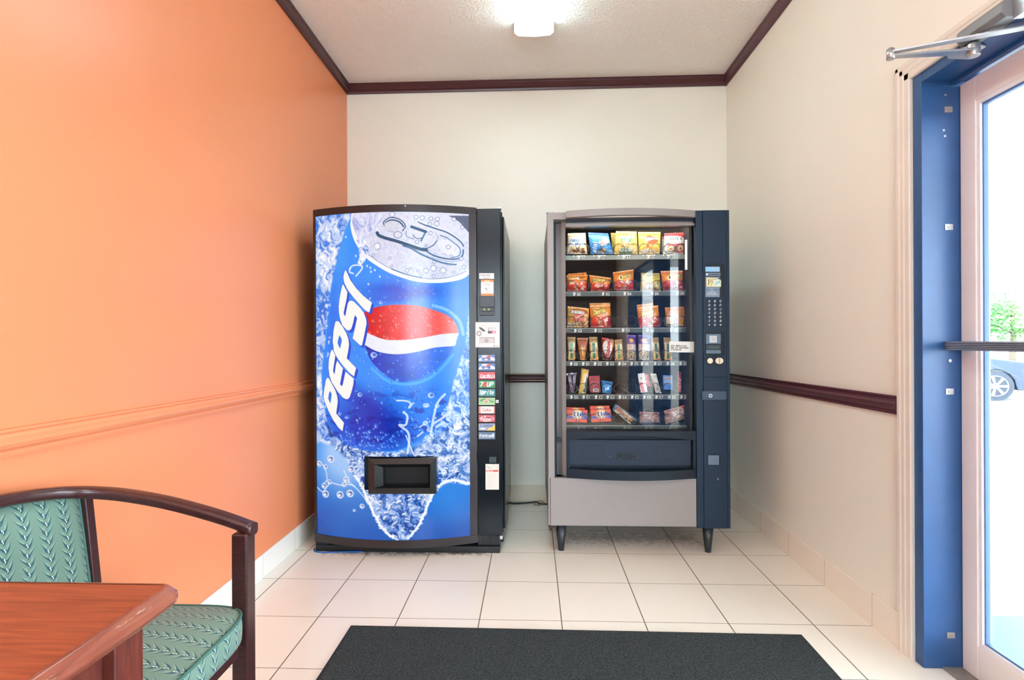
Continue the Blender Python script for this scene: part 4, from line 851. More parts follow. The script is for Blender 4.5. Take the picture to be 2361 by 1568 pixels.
prt('cabinet', ca, mat('dark_brown_machine_side_paint', '#5c4a48', .4), sn, bevel=.002)
li = MB().box((SX0 + .023, .05, .60), (SX0 + .05, .769, SZ1 - .041)).box((2.045, .05, .60), (2.06, .769, SZ1 - .041)).box((SX0 + .05, .76, .60), (2.045, .769, SZ1 - .041)).box((SX0 + .05, .05, SZ1 - .0445), (2.045, .76, SZ1 - .041)).box((SX0 + .023, .05, .575), (2.06, .769, .60))
prt('inner_lining', li, INNER, sn)
# lamp in the head of the cabinet
prt('inner_lamp', MB().cyl((1.42, .062, GZ1 + .0185), (2.02, .062, GZ1 + .0185), .006), mat('lit_cabinet_tube', '#ffffff', .4, var=0, emis=(1, 1, .92), es=24.), sn)
prt('lamp_strip', MB().box((2.030, .062, 1.50), (2.040, .072, 1.66)), mat('white_side_reflector', '#d8dcd0', .4, emis=(.8, .85, .75), es=.5), sn)
# ---- door surround in taupe: flat left stile, hollow cove, bowed head, kick plate
def head_y(x):
    t = (x - SX0) / (2.062 - SX0); return -.004 - .075 * math.sin(math.pi * min(max(t, 0), 1)) ** .9
zt = SZ1; z_sill = at(1290, 1102, 0).z
pr = [(SX0, .030), (SX0, .003), (SX0 + .003, 0), (1.320, 0), (1.3235, .002), (1.3245, .020), (1.326, .050), (1.332, .066), (1.342, .070), (1.354, .062), (1.368, .048), (1.388, .036), (1.388, .052), (1.36, .078), (1.33, .084), (SX0 + .03, .084), (SX0 + .03, .03)]
mb = MB(); V = [(x, y, z) for z in (z_sill, zt - .036) for x, y in pr]; n = len(pr)
mb.add(V, [(i, (i + 1) % n, n + (i + 1) % n, n + i) for i in range(n)] + [tuple(range(n))[::-1], tuple(range(n, 2 * n))])
mb.box((SX0, 0, zt - .036), (1.388, .06, zt))
mb.sm = [True if 4 <= i <= 9 else False for i in range(len(mb.sm))]
prt('door_stile', mb, TAUPE, sn)
prt('groove_shade_strip', MB().box((1.3248, .040, z_sill), (1.3375, .0705, zt - .037)), NAVYD, sn, 'dark strip standing in for shade in the door groove')  # added dark strip, gives the hollow cove its shade as colour
prt('head_shade_strip', MB().bowed(1.388, 2.062, zt - .037, zt - .050, lambda x: .016 + head_y(x) * .2, .01), NAVYD, sn, 'dark strip standing in for shade under the door head')  # added dark strip, paints the shade below the bowed lip
mb = MB().bowed(1.388, 2.064, zt, zt - .036, head_y, .03)
mb.bowed(1.388, 2.064, zt - .036, zt - .064, lambda x: .034, .014)
mb.bowed(1.388, 2.064, zt - .064, GZ1 - .001, lambda x: .010 + head_y(x) * .25, .030)
prt('door_head', mb, TAUPE, sn, bevel=.002)
prt('kick_plate', MB().box((SX0 + .012, -.003, SZ0), (2.062, .03, at(1450, 1103, 0).z)).box((SX0, .002, SZ0), (SX0 + .011, .03, z_sill)), TAUPE, sn, bevel=.002)
prt('door_hinge', MB().box((SX0 - .002, .0, zt + .001), (SX0 + .04, .03, zt + .004)).box((SX0 - .003, .0, zt - .004), (SX0 + .008, .02, zt + .012)), STEEL, sn)
prt('lower_hinge', MB().box((SX0 + .002, .0, SZ0 - .014), (SX0 + .045, .03, SZ0 - .001)).cyl((SX0 + .012, .01, SZ0 - .03), (SX0 + .012, .01, SZ0 - .014), .004), mat('dark_hinge_steel', '#3a3430', .4, metal=.6), sn)
prt('glass_front', MB().box((XC0 - .002, YG, GZ0), (XC1 + .002, YG + .006, GZ1)), glass_mat('machine_glass', .045), sn)
# ---- delivery module below the glass
zA = at(1450, 994, 0).z; zB = at(1450, 1016, 0).z; zC_ = at(1450, 1076, 0).z; zD = at(1450, 1080, 0).z; zE = at(1450, 1103, 0).z
def bowy(x, d=.05, o=-.004):
    t = (x - XC0) / (XC1 - XC0); return o - d * (1 - (2 * t - 1) ** 2)
def arch(x):
    t = (x - XC0) / (XC1 - XC0); return zB + .027 * max(0., 1 - (2.1 * t - 1.05) ** 2) + .002
dm = MB().bowed(XC0, XC1, zA + .002, arch, lambda x: bowy(x, .035), .05)
dm.bowed(XC0, XC1, zD - .002, zE + .003, lambda x: bowy(x, .058), .06); dm.box((XC0, .03, zE + .003), (XC1, .05, zA - .01))
dm.box((XC0, .0, zC_ - .012), (XC0 + .016, .03, zB + .005)).box((XC1 - .016, .0, zC_ - .012), (XC1, .03, zB + .005))
prt('delivery_module', dm, NAVYD, sn, bevel=.002)
fz0, fz1 = at(1450, 1073, 0).z, at(1450, 1015, 0).z
cvp = Cv(1313, 1014, 1593, 1074, 2, '#17293b'); cvp.blend((slice(None), slice(None)), cvp.noise(2, 2, 5, 2), '#1d3145', .5)
for a, b_, c_, d in ((1343, 1027, 1391, 1059), (1513, 1030, 1562, 1061)): cvp.stroke([(a, b_), (c_, b_), (c_, d), (a, d), (a, b_)], .8, '#060c14')
cvp.stroke([(1422, 1044), (1483, 1044), (1483, 1061), (1422, 1061), (1422, 1044)], .8, '#060c14'); cvp.text('PUSH', 1425, 1058.5, 11, '#02050a', 2.3, asp=.95, adv=1.3); cvp.ell(1407, 1054, .8, .8, '#9aa6b0')
pl, pr_ = at(1313, 1040, .006).x, at(1593, 1040, .006).x
f = lambda U, V: (pl + (pr_ - pl) * U, .012 - .012 * (1 - (2 * U - 1) ** 2) + 0 * V, fz1 + (fz0 - fz1) * V)
g = lambda U, V: (pl + (pr_ - pl) * U, .026 + 0 * U, fz1 + (fz0 - fz1) * V)
o = cvp.mesh('push_flap', f, art_mat('navy_flap_print', .65), sn, smooth=False, back=g)
# ---- right control column
colx0, colx1 = 2.0635, SX1
prt('control_column', MB().box((colx0, -.006, .140), (2.0985, .034, SZ1 - .001)).box((2.100, -.008, .140), (2.219, .034, at(1650, 869, 0).z - .0015)).box((2.100, -.008, at(1650, 869, 0).z), (2.219, .034, SZ1 - .001)).box((2.2205, -.006, .140), (colx1, .034, SZ1 - .001)).box((2.09, .0, .14), (2.23, .034, SZ1 - .002)), NAVYP, sn, bevel=.0015)
yk = -.008
def recess(name, px0, py0, px1, py1, d=.003, arch=0):
    b0 = MB()
    (xa, _, za), (xb, _, zb_) = pxbox(px0, py0, px1, py1, yk - d, d)
    t = .0035
    b0.box((xa - t, yk - d, za - t), (xa, yk, zb_ + t)).box((xb, yk - d, za - t), (xb + t, yk, zb_ + t)).box((xa, yk - d, za - t), (xb, yk, za)).box((xa, yk - d, zb_), (xb, yk, zb_ + t))
    b0.box((xa, yk - .0012, za), (xb, yk, zb_))
    if arch:
        P = [((xa + xb) / 2 + (xb - xa) / 2 * math.cos(a_), yk, zb_ + t + arch * math.sin(a_)) for a_ in np.linspace(0, math.pi, 13)]
        b0.prism(P, (0, -d, 0))
    return b0
prt('display_recess', recess('r', 1628, 612, 1669, 684, .003, .010), NAVYD, sn)
cv = Cv(0, 0, 34, 12, 3, '#7ea6c8'); cv.text('STAR', 4, 8, 4, '#3cc4ff', .8); decal('lcd_display', cv, 1626.5, 615, 1659.5, 626.5, yk - .0045, .003, art_mat('lit_lcd_print', .2, emit=.35, dif=.6), sn, 'blue lit display')
cv = Cv(0, 0, 34, 8, 3, '#74889c'); cv.rect(1, 2, 5, 6.5, '#dfe4e8'); cv.stroke([(7, 4), (32, 4)], 2.6, '#2c3a4c'); decal('card_slot', cv, 1627, 629, 1661, 636, yk - .0045, .003, PRINT, sn)
cv = Cv(0, 0, 33, 48, 2.5, '#74889c')
for y, t_ in ((27, 'EXACT'), (31, 'CHANGE')): cv.text(t_, 10, y + 3, 2.6, '#c4d0dc', .5)
cv.rect(0, 28.5, 33, 33, '#54708c', .6); cv.text('PLEASE MAKE', 6, 39, 2.6, '#c4d0dc', .5); cv.text('SELECTION BELOW', 3, 43, 2.6, '#c4d0dc', .5)
decal('instruction_plate', cv, 1626.5, 638, 1659.5, 685, yk - .004, .0025, PRINT, sn)
cv = Cv(0, 0, 34, 22, 3, '#e6dc9c'); cv.rect(1.5, 1.5, 17, 20, '#e9dfa4'); cv.stroke([(4, 5), (6, 10), (4, 17)], 2, '#2e2c24'); cv.rect(18, 2, 33, 20, '#cfe4dc'); cv.stroke([(22, 17), (25, 10), (30, 12), (31, 6)], 1.8, '#4cb4ac'); cv.poly([(25, 0), (34, 6), (34, 0)], '#332f26'); cv.text('SNACK', 8, 9, 2.6, '#55503c', .5); cv.text('TIME', 9, 14, 2.6, '#55503c', .5); cv.text('$1', 9.5, 19, 3, '#55503c', .5); cv.stroke([(4, 3.2), (26, 3)], 1, '#4c4838')
decal('price_sticker', cv, 1629, 641, 1662.5, 661, yk - .006, .0015, PRINT, sn, 'pale yellow sticker', rot=.02)
# keypad
kp = prt('keypad', MB().box(*pxbox(1626.5, 690, 1668.5, 762, yk - .002, .002)), NAVYP, sn, bevel=.0005)
keys = ['A', 'B', 'C', 'D', 'E', 'F', 'G', 'H', 'J', '1', '2', '3', '4', '5', '6', '7', '8', '9', '*', '0', '#']
for q, ch in enumerate(keys):
    cx, cyk = 1635 + 12.85 * (q % 3), 694.5 + 9.1 * (q // 3)
    cv = Cv(0, 0, 10, 7.4, 3, '#1a2838'); cv.ell(5, 3.7, 4.9, 3.6, '#22344a'); cv.text(ch, 3.3, 5.9, 4.4, '#dde2e4', .85, slant=.2, asp=.85)
    a, b_ = at(cx - 5, cyk - 3.7, yk), at(cx + 5, cyk + 3.7, yk)
    def fk(U, V, a=a, b_=b_):
        u, v = 2 * U - 1, 2 * V - 1; x = u * np.sqrt(1 - v * v / 2); z = v * np.sqrt(1 - u * u / 2); r = np.clip(1 - x * x - z * z, 0, 1)
        return (a.x + b_.x) / 2 + x * (b_.x - a.x) / 2, yk - .0022 - .0028 * np.sqrt(r), (a.z + b_.z) / 2 + z * (b_.z - a.z) / 2
    def fb(U, V, a=a, b_=b_):
        X_, Y_, Z_ = fk(U, V); return X_, Y_ * 0 + yk - .0015, Z_
    cv.mesh('key', fk, PRINT, kp, back=fb)
# bill slot
prt('bill_recess', recess('r', 1628, 767, 1669, 817, .003), NAVYD, sn)
prt('bill_acceptor', MB().box(*pxbox(1628, 770, 1662, 793, yk - .008, .007)).box(*pxbox(1628, 807, 1662, 815.5, yk - .008, .007)), mat('slate_plastic', '#5c7286', .4), sn, bevel=.001)
cv = Cv(0, 0, 17, 16, 3, '#c4ccd0'); cv.ell(8.5, 8, 2.6, 2.6, '#7c868c', ring=.7); cv.stroke([(3, 3), (14, 3)], .6, '#8c969c'); decal('bill_label', cv, 1636, 774, 1653, 790, yk - .009, .0008, PRINT, sn, 'small square white label')
cv = Cv(0, 0, 35, 11, 3, '#0c1620')
for q in range(5): cv.ell(9 + q * 5, 4.5 + (q % 2) * 1.4, .9, .9, '#6cc49c'); 
cv.stroke([(7, 7.5), (31, 7.5)], .8, '#3c6c60'); decal('bill_slot', cv, 1627.5, 795, 1662.5, 806, yk - .006, .004, PRINT, sn)
# coin plate with two round parts
c0 = at(1647.5, 832, yk); prt('coin_panel', MB().prism([(c0.x + .052 * math.cos(a_), yk + .001, c0.z + .029 * math.sin(a_)) for a_ in np.linspace(0, 2 * math.pi, 33)[:-1]], (0, -.0025, 0)), NAVYD, sn)
c1_ = at(1636.5, 832, yk); prt('coin_button', MB().cyl((c1_.x, yk - .007, c1_.z), (c1_.x, yk - .001, c1_.z), .0145, n=32), mat('cream_plastic', '#e8dfca', .35), sn, 'round cream button', bevel=.001)
c2_ = at(1658, 832, yk); mb = MB().prism([(c2_.x + .0205 * math.cos(a_), yk - .001, c2_.z + .0165 * math.sin(a_)) for a_ in np.linspace(0, 2 * math.pi, 33)[:-1]], (0, -.004, 0))
prt('coin_insert', mb, mat('cream_plastic', '#e8dfca', .35), sn, 'oval cream coin insert'); prt('coin_slit', MB().box((c2_.x - .0012, yk - .0058, c2_.z - .015), (c2_.x + .0012, yk - .004, c2_.z + .015)), BLK2, sn)
prt('lock_bar', MB().box(*pxbox(1619, 902, 1675, 922, yk - .006, .006)), mat('lighter_navy_plastic', '#33495e', .4), sn, bevel=.001)
lk = at(1637, 912, yk); prt('lock_cylinder', MB().cyl((lk.x, yk - .009, lk.z), (lk.x, yk - .005, lk.z), .0098, n=28), STEEL, sn); prt('lock_core', MB().cyl((lk.x, yk - .0105, lk.z), (lk.x, yk - .009, lk.z), .0045, n=20), mat('dark_lock_core', '#4a5058', .4, metal=.5), sn)
prt('coin_return', MB().box(*pxbox(1633, 1050, 1658, 1072, yk - .006, .005)), mat('slate_plastic', '#5c7286', .4), sn, 'slate grey coin return flap', bevel=.001)
a_ = at(1646, 1052, yk); rr = MB().box(*pxbox(1632, 1049, 1662, 1073, yk - .0015, .0015)); rr.prism([(a_.x + .03 * math.cos(t), yk, a_.z + .014 * math.sin(t)) for t in np.linspace(0, math.pi, 15)], (0, -.0015, 0)); prt('coin_return_recess', rr, NAVYD, sn)
prt('paint_chip', MB().prism([at(1655, 1101, yk - .0008), at(1657, 1107, yk - .0008), at(1654, 1107, yk - .0008)], (0, .0008, 0)), RAILCREAM, sn)
# notice stuck on the glass
cv = Cv(0, 0, 57, 26, 4, '#dfe1da')
for q, t_ in enumerate(('ADVICE, COMMERCIAL CALLING', 'CARDS, GIFTS, CAN BE PURCHASED', 'AT THE FRONT DESK.')): cv.text(t_, 3.5, 12 + q * 4.7, 2.9, '#5c6058', .62, slant=.1, asp=.50 if q < 2 else .56, adv=1.15)
decal('notice_sticker', cv, 1543, 787.5, 1600, 812.5, YG - .0012, .001, PRINT, sn, 'white notice sticker on the glass', rot=.012)
# legs
def leg(x, y):
    mb = MB().tube([(x, y, .0), (x, y, .014), (x, y, .016), (x, y, SZ0)], [.0165, .0165, .0175, .030], 24); return mb
for x, y in ((1.358, .045), (2.134, .040), (1.358, .70), (2.134, .70)): prt('leg', leg(x, y), mat('dark_plastic_leg', '#20282e', .35, var=.05), sn)
# ---- shelves with label rails, coils
YS = .105                                    # front of the shelf rails
rows = [('A', 587.5, 598.5, 573.3, [1346, 1393, 1450, 1507, 1553]), ('B', 671.5, 682.5, 657.7, [1335, 1402, 1452, 1515, 1573.5]), ('C', 756, 767, 741, [1337, 1384, 1447.6, 1504, 1558]),
        ('D', 833, 843.5, 819, [1327, 1355, 1382.6, 1411, 1439, 1467, 1491, 1521, 1550, 1579.5]), ('E', 910, 921, 896, [1327.4, 1355.7, 1384.5, 1411.5, 1439.7, 1468, 1496, 1523.7, 1553, 1581]), ('F', 981, 990, 966.7, [1344, 1383, 1450, 1500, 1555])]
xl, xr = at(1304, 700, YS).x, at(1588, 700, YS).x
for r, y0, y1, yc_, cxs in rows:
    za, zb_ = at(1450, y0, YS).z, at(1450, y1, YS).z
    sh = prt('shelf', MB().box((xl, YS + .003, za - .004), (xr, .74, za - .001)).box((xl, YS + .001, zb_), (xr, YS + .004, za)), LEDGE_LIT if r == 'A' else mat('shelf_metal_unlit_tone', '#4a5250', .4, metal=.2), sn, bevel=.0005)  # same shelf metal, coloured lighter on the top row as if lamp-lit
    cv = Cv(1304, y0, 1588, y1, 3, '#8d9890' if r == 'A' else '#3c4643')  # top rail colour lightened to look lit by the cabinet lamp
    if r != 'A': cv.rect(1304, y0, 1588, y0 + 1.0, '#b4bcb4')
    st = 2 if len(cxs) == 5 else 1
    for q, cx in enumerate(cxs):
        if r == 'A': cv.rect(cx - 24, y0 + .2, cx - 21, y0 + 3, '#f4f4ea'); cv.rect(cx - 16, y0 + .2, cx + 5, y0 + 2.4, '#f4f4ea')
        elif r != 'F': cv.ell(cx - 17 if st == 2 else cx - 13, (y0 + y1) / 2 + 1, 3.2, 3, '#6a726c', .8, ring=.7)
        cv.rect(cx - 13, y0 + 2.2, cx - 8, y0 + 9.6, '#e9eae0' if r != 'F' else '#7a807a'); cv.rect(cx - 12, y0 + 5.4, cx - 9.6, y0 + 7, '#6a6c66'); cv.rect(cx - 10, y0 + 7.6, cx - 7, y0 + 9.6, '#3c4643', .7)
        cv.rect(cx - 4.5, y0 + 2.4, cx + 5, y0 + 10, '#2c3432', .7); cv.text(r + str(q * st), cx - 3.4, y0 + 9.2, 6, '#dfe2da' if r != 'F' else '#8a908a', 1.0, asp=.72)
    a, b_ = at(1304, y0, YS), at(1588, y1, YS)
    o = cv.mesh('label_rail', quad_fn((xl, YS, za), (xr, YS, za), (xr, YS, zb_), (xl, YS, zb_)), PRINT, sh, smooth=False, back=quad_fn((xl, YS + .0008, za), (xr, YS + .0008, za), (xr, YS + .0008, zb_), (xl, YS + .0008, zb_)))
coilme = None
cpos = {'A': [1317.5, 1346, 1374.5, 1401, 1428, 1459, 1486, 1513.5, 1543, 1571.5], 'B': [1317, 1346, 1374, 1403, 1429, 1458, 1486, 1514.5, 1543, 1570], 'C': [1317, 1345, 1373, 1402, 1430, 1457, 1486, 1513, 1543, 1571],
        'D': [1318, 1344, 1371.5, 1399.6, 1428, 1456, 1484, 1512, 1539.5, 1572], 'E': [1319, 1344.5, 1371.5, 1400, 1428, 1457, 1484, 1512, 1541.5, 1575], 'F': [1317, 1346.5, 1373, 1401.6, 1429, 1456, 1484, 1513, 1542, 1570]}
Rc = .0285
for r, y0, y1, yc_, cxs in rows:
    for q, px in enumerate(cpos[r]):
        p = at(px, yc_, YS + .012)
        if coilme is None:
            sg = 1; P = []
            turns = 7
            for k in range(turns * 22 + 1):
                t = k / 22 * 2 * math.pi + math.pi / 2; yy = max(0., (k / 22 - .85)) * .075
                P.append((Rc * math.cos(t), yy, Rc * math.sin(t)))
            o = prt('coil', MB().tube([(p.x + a, p.y + b_, p.z + c_) for a, b_, c_ in P], .0014, 6), COIL, sn, loc=p)
            # store the vertices about the coil's own centre
            co = np.array([v.co[:] for v in o.data.vertices]) - np.array(p); o.data.vertices.foreach_set('co', co.astype(np.float32).ravel()); coilme = o
        else:
            o = coilme.copy(); C.objects.link(o); o.parent = sn; o.location = p - ORG[sn.name]
            if q % 2: o.scale = (-1, 1, 1)

# ================================================================== packets and boxes on the coils
FOIL = art_mat('glossy_packet_print', .3, coat=.4, bump=.5)
CARD = art_mat('printed_carton', .4)
def blotch(c, cols, seed, x0, y0, x1, y1, n=14, lo=2, hi=5, a=.9):
    rg = random.Random(seed)
    for _ in range(n): c.ell(rg.uniform(x0, x1), rg.uniform(y0, y1), rg.uniform(lo, hi), rg.uniform(lo * .5, hi * .7), rg.choice(cols), a, rot=rg.uniform(-1, 1))
def shine(c, seed):
    n = c.noise(9, 16, seed, 3); c.im[:] = np.clip(c.im * (.9 + .22 * n[..., None]), 0, 1)
    for y in (0, 1.2): pass
def item(kind, label, cat, name, quad, art, y=.15, thick=.024, group=None, w=None, h=None):
    (ax, ay), (bx, by), (cx, cy), (dx, dy) = quad
    W_, H_ = (math.hypot(bx - ax, by - ay) + math.hypot(cx - dx, cy - dy)) / 2, (math.hypot(dx - ax, dy - ay) + math.hypot(cx - bx, cy - by)) / 2
    c = Cv(0, 0, 100, 100, 1, '#ffffff'); c.W, c.H = int(W_ * 1.7), int(H_ * 1.7)
    c.X, c.Y = np.meshgrid(np.linspace(0, 100, c.W), np.linspace(0, 100, c.H)); c.dx = 100 / (c.W - 1) * .5 + 100 / (c.H - 1) * .5
    c.im = np.ones((c.H, c.W, 3)); art(c)
    P = [at(*q, y) for q in quad]
    if kind == 'bag':
        rg = random.Random(hash(label) % 999 if False else sum(map(ord, label))); ph = rg.uniform(0, 6)
        def bul(u, v):
            s_ = np.clip((v - .08) / .84, 0, 1); return thick * np.clip(1 - np.abs(2 * u - 1) ** 2.6, 0, 1) ** .6 * np.clip(1 - np.abs(2 * s_ - 1) ** 3, 0, 1) ** .7 * (1 + .10 * np.sin(9 * u + ph) * np.sin(7 * v + ph)) + .0012 * np.sin(40 * u + ph) * (np.abs(2 * v - 1) > .86) + .001
        o = c.mesh(name, quad_fn(*P, bul=bul), FOIL, back=quad_fn(*P, bul=bul, sgn=-1))
    else:
        bul = lambda u, v: thick / 2 + 0 * u
        o = c.mesh(name, quad_fn(*P, bul=bul), CARD, smooth=False, back=quad_fn(*P, bul=bul, sgn=-1))
    return tag(o, label, cat, group)
Q = lambda *a: [(a[i], a[i + 1]) for i in range(0, 8, 2)]
def bg_(c, top, bot=None, mid=.5, edge=.08):
    t = sm01((c.Y / 100 - mid) / edge + .5)[..., None]; c.im[:] = hx(top) * (1 - t) + hx(bot or top) * t
def cookies(c):
    bg_(c, '#f3dfb4'); c.rect(0, 0, 100, 12, '#f7ecc8'); c.rect(0, 12, 30, 20, '#f0b878', .8); c.poly([(8, 24), (92, 22), (88, 62), (60, 68), (30, 66), (10, 60)], '#eef4fa'); c.text('Famous', 14, 44, 15, '#3a5a86', 2.6, slant=.3, asp=.5); c.text('Amos', 38, 60, 13, '#3a5a86', 2.4, slant=.3, asp=.5)
    blotch(c, ['#8a5438', '#6b4030', '#b88060', '#d8b088'], 3, 15, 74, 85, 94, 16, 6, 12); c.rect(0, 94, 14, 100, '#7ca8d0'); shine(c, 1)
def mini(c):
    bg_(c, '#4aa2e4', '#3c92dc'); c.rect(0, 0, 100, 8, '#2458c4'); c.rect(0, 3, 100, 5, '#bfe0ff', .6); c.poly([(0, 12), (100, 16), (100, 24), (0, 22)], '#a4d8f8', .7); c.text('mini', 24, 92, 17, '#eaf6ff', 3.6, rot=-1.35, asp=.7); c.ell(62, 50, 20, 14, '#e8f2fc', .9); c.text('CHIPS', 46, 46, 9, '#e05050', 1.8); c.text('AHOY!', 46, 58, 9, '#e05050', 1.8)
    c.poly([(66, 22), (96, 30), (88, 52), (62, 42)], '#b8dcf4', .9); blotch(c, ['#e8c890', '#c89860', '#8c5838'], 5, 40, 74, 66, 96, 8, 6, 10); blotch(c, ['#8cc8f0', '#2c70c0', '#d0ecff'], 6, 70, 66, 98, 96, 8, 4, 9, .8); shine(c, 2)
def pretz(c):
    bg_(c, '#ecd070', '#e8c660'); c.rect(22, 7, 88, 28, '#e0b048'); c.rect(24, 9, 86, 26, '#f8ecb0'); c.text("SNYDER'S", 28, 22, 10, '#8a6a28', 2, asp=.5); c.rect(24, 33, 70, 50, '#4a9a6c'); c.text('OLDE', 30, 47, 9, '#e8f4e4', 2)
    blotch(c, ['#c89858', '#a87038', '#f0dca8'], 8, 26, 54, 80, 72, 18, 3, 7); c.rect(22, 74, 76, 90, '#dfe8d8'); c.text('MINIS', 28, 86, 9, '#6a9c7c', 2); c.rect(20, 90, 76, 100, '#3c7c54'); c.poly([(60, 24), (72, 22), (50, 56), (40, 58)], '#fdfcf0', .9); c.poly([(78, 92), (84, 74), (92, 94)], '#f8e8b0'); shine(c, 3)
def jala(c):
    bg_(c, '#f6d860', '#f2cc50'); c.rect(0, 0, 100, 6, '#fbe880'); c.poly(spline([(20, 38), (40, 20), (60, 22), (85, 36)]) + [(60, 30), (40, 30)], '#c8402c'); c.text('Jalapeno', 26, 42, 13, '#eaf2f6', 2.6, slant=.2, asp=.5, out='#7c8c9c'); c.ell(62, 48, 26, 10, '#dc5830', rot=-.25)
    c.rect(84, 60, 94, 80, '#f8e020'); c.ell(38, 66, 6, 10, '#e86848'); c.poly([(4, 98), (10, 84), (44, 74), (46, 96)], '#faf0e0'); blotch(c, ['#f4e0c0', '#e0a878', '#c86848', '#fbf4e4'], 9, 50, 76, 96, 98, 12, 4, 9); c.ell(46, 12, 1.5, 2.5, '#6a5a20'); shine(c, 4)
def knott(c):
    bg_(c, '#f2f0ea'); c.poly([(0, 0), (100, 0), (100, 28), (60, 16), (0, 14)], '#ee4c50'); c.text("Knott's", 24, 36, 14, '#2f4038', 2.6, asp=.55); c.stroke([(30, 42), (60, 42)], 1.4, '#b8b4bc')
    c.poly([(20, 56), (90, 54), (96, 76), (92, 94), (30, 92), (14, 74)], '#dc4c50', .85); c.ell(32, 76, 15, 13, '#f4e2b4'); c.ell(30, 77, 4, 3, '#c0503c'); c.ell(76, 74, 15, 14, '#f4e2b4'); c.ell(77, 76, 5, 5, '#c04838'); c.ell(54, 72, 6, 6, '#a84848'); c.poly([(0, 100), (40, 88), (100, 100)], '#f2eee8'); shine(c, 5)
def cheesy(seed, tilt=0., fade=0., txt=True, dark='#d83a30'):
    def f(c):
        bg_(c, '#f09038', dark, .56 + tilt * .02, .18); c.rect(0, 0, 100, 7, '#f8b460'); c.poly([(0, 12), (70, 6), (100, 10), (20, 22)], '#fbd0a0', .6)
        if txt: c.text('Cheetos', 16, 44, 19, '#f4e068', 4.0, slant=.15, rot=-.22, asp=.42, adv=1.25, out='#3c3420')
        blotch(c, ['#f8e6d0', '#f0a060', '#e87040', '#fbf0e4', '#d84838'], seed, 22, 56, 90, 90, 26, 4, 9, .85); c.ell(22, 86, 14, 8, '#e0403a', .8); c.poly([(86, 50), (100, 46), (100, 100), (80, 100)], '#8c2440', .6); c.ell(52, 94, 12, 3, '#e8dcd8', .7)
        shine(c, seed)
    return f
def hot(seed, eye=True):
    def f(c):
        bg_(c, '#f0943c', '#c8343c', .55, .12); c.rect(0, 0, 100, 5, '#f8c080'); c.ell(34, 36, 11, 13, '#f4e488'); c.ell(34, 36, 4, 9, '#4c3c1c'); c.text('heetos', 46, 40, 14, '#f0dc70', 3.2, slant=.2, rot=-.25, asp=.42, out='#3c3018')
        blotch(c, ['#f8ece4', '#e86050', '#b82838', '#f0905c'], seed, 16, 58, 92, 92, 22, 4, 9, .85); c.ell(66, 62, 9, 9, '#f6f0ea'); c.poly([(0, 100), (0, 82), (60, 86), (100, 100)], '#8c2030', .6); shine(c, seed)
    return f
def redor(seed):
    def f(c):
        bg_(c, '#ee9030', '#e04428', .48, .2); c.poly([(4, 16), (54, 14), (58, 28), (14, 32)], '#fbc890', .9); c.ell(54, 24, 7, 8, '#f2eae4'); c.text('Chester', 60, 26, 7, '#4c3820', 1.6, rot=-.15, asp=.5); c.rect(0, 32, 100, 40, '#a84c20', .5)
        blotch(c, ['#f8e4cc', '#f0a060', '#e86840', '#fff4e8'], seed, 12, 46, 92, 92, 26, 5, 10, .85); c.poly([(0, 100), (4, 66), (30, 60), (40, 100)], '#e03c30', .85); shine(c, seed)
    return f
def corn(c):
    bg_(c, '#d8c458', '#c4ac58', .6, .3); c.rect(0, 0, 100, 8, '#a8a060', .7); c.text('CORN', 28, 22, 12, '#4c4420', 2.4, asp=.55); c.stroke(spline([(10, 34), (50, 38), (90, 24)]), 2, '#6a7030'); c.rect(14, 38, 92, 52, '#e8c848', .9); c.rect(20, 54, 84, 92, '#b49450'); blotch(c, ['#f0ecd8', '#e8e4d0', '#d0a860', '#fbfaf0'], 12, 26, 58, 84, 88, 16, 5, 10, .9); c.rect(20, 90, 84, 100, '#c88438'); c.ell(84, 58, 8, 6, '#7cb060'); shine(c, 7)
def grand(c):
    bg_(c, '#e8b45c', '#d89c4c'); c.rect(0, 0, 100, 6, '#e89c5c'); c.ell(52, 24, 36, 14, '#a83428', ring=4); c.text('Grandmas', 16, 32, 16, '#f2efe8', 3, slant=.15, asp=.42, out='#3c2c28'); c.poly([(28, 36), (76, 34), (80, 70), (50, 74), (24, 66)], '#c04430', .95); c.text('BIG', 36, 56, 12, '#e8a888', 2)
    blotch(c, ['#d8b078', '#8c4c30', '#f0e4c8', '#6c3828'], 14, 10, 74, 96, 98, 22, 4, 9, .9); c.ell(20, 90, 16, 7, '#b8b4b0', .8); shine(c, 8)
def smart(c):
    bg_(c, '#d08840', '#e09c50'); c.rect(0, 0, 100, 8, '#c87840'); c.text('Smart', 12, 42, 15, '#c8c4c8', 2.6, slant=.2, asp=.5, rot=.1); c.poly([(0, 50), (40, 48), (80, 84), (60, 90), (10, 70)], '#f4e8d0'); c.poly([(34, 52), (60, 60), (86, 90), (70, 88)], '#d87080', .9)
    blotch(c, ['#f2e8cc', '#c8c0a0', '#dcd4b4'], 15, 4, 60, 40, 86, 14, 6, 12, .9); c.ell(84, 76, 12, 14, '#e8a030'); c.poly([(0, 100), (0, 84), (50, 92), (100, 100)], '#56604c', .8); shine(c, 9)
def fruitbar(seed):
    def f(c):
        bg_(c, '#e8dcb4', '#f0d87c', .7, .3); c.rect(0, 0, 100, 20, '#a88c58'); c.rect(0, 20, 100, 24, '#c8b078'); c.rect(0, 30, 14, 90, '#d8a468', .8); c.text('NATURE', 62, 88, 30, '#3c8060', 6, rot=-1.5708, asp=.34, adv=1.2); c.text('VALLEY', 88, 84, 15, '#c87048', 4, rot=-1.5708, asp=.34); c.ell(50, 96, 40, 5, '#e0745c', .6); shine(c, seed)
    return f
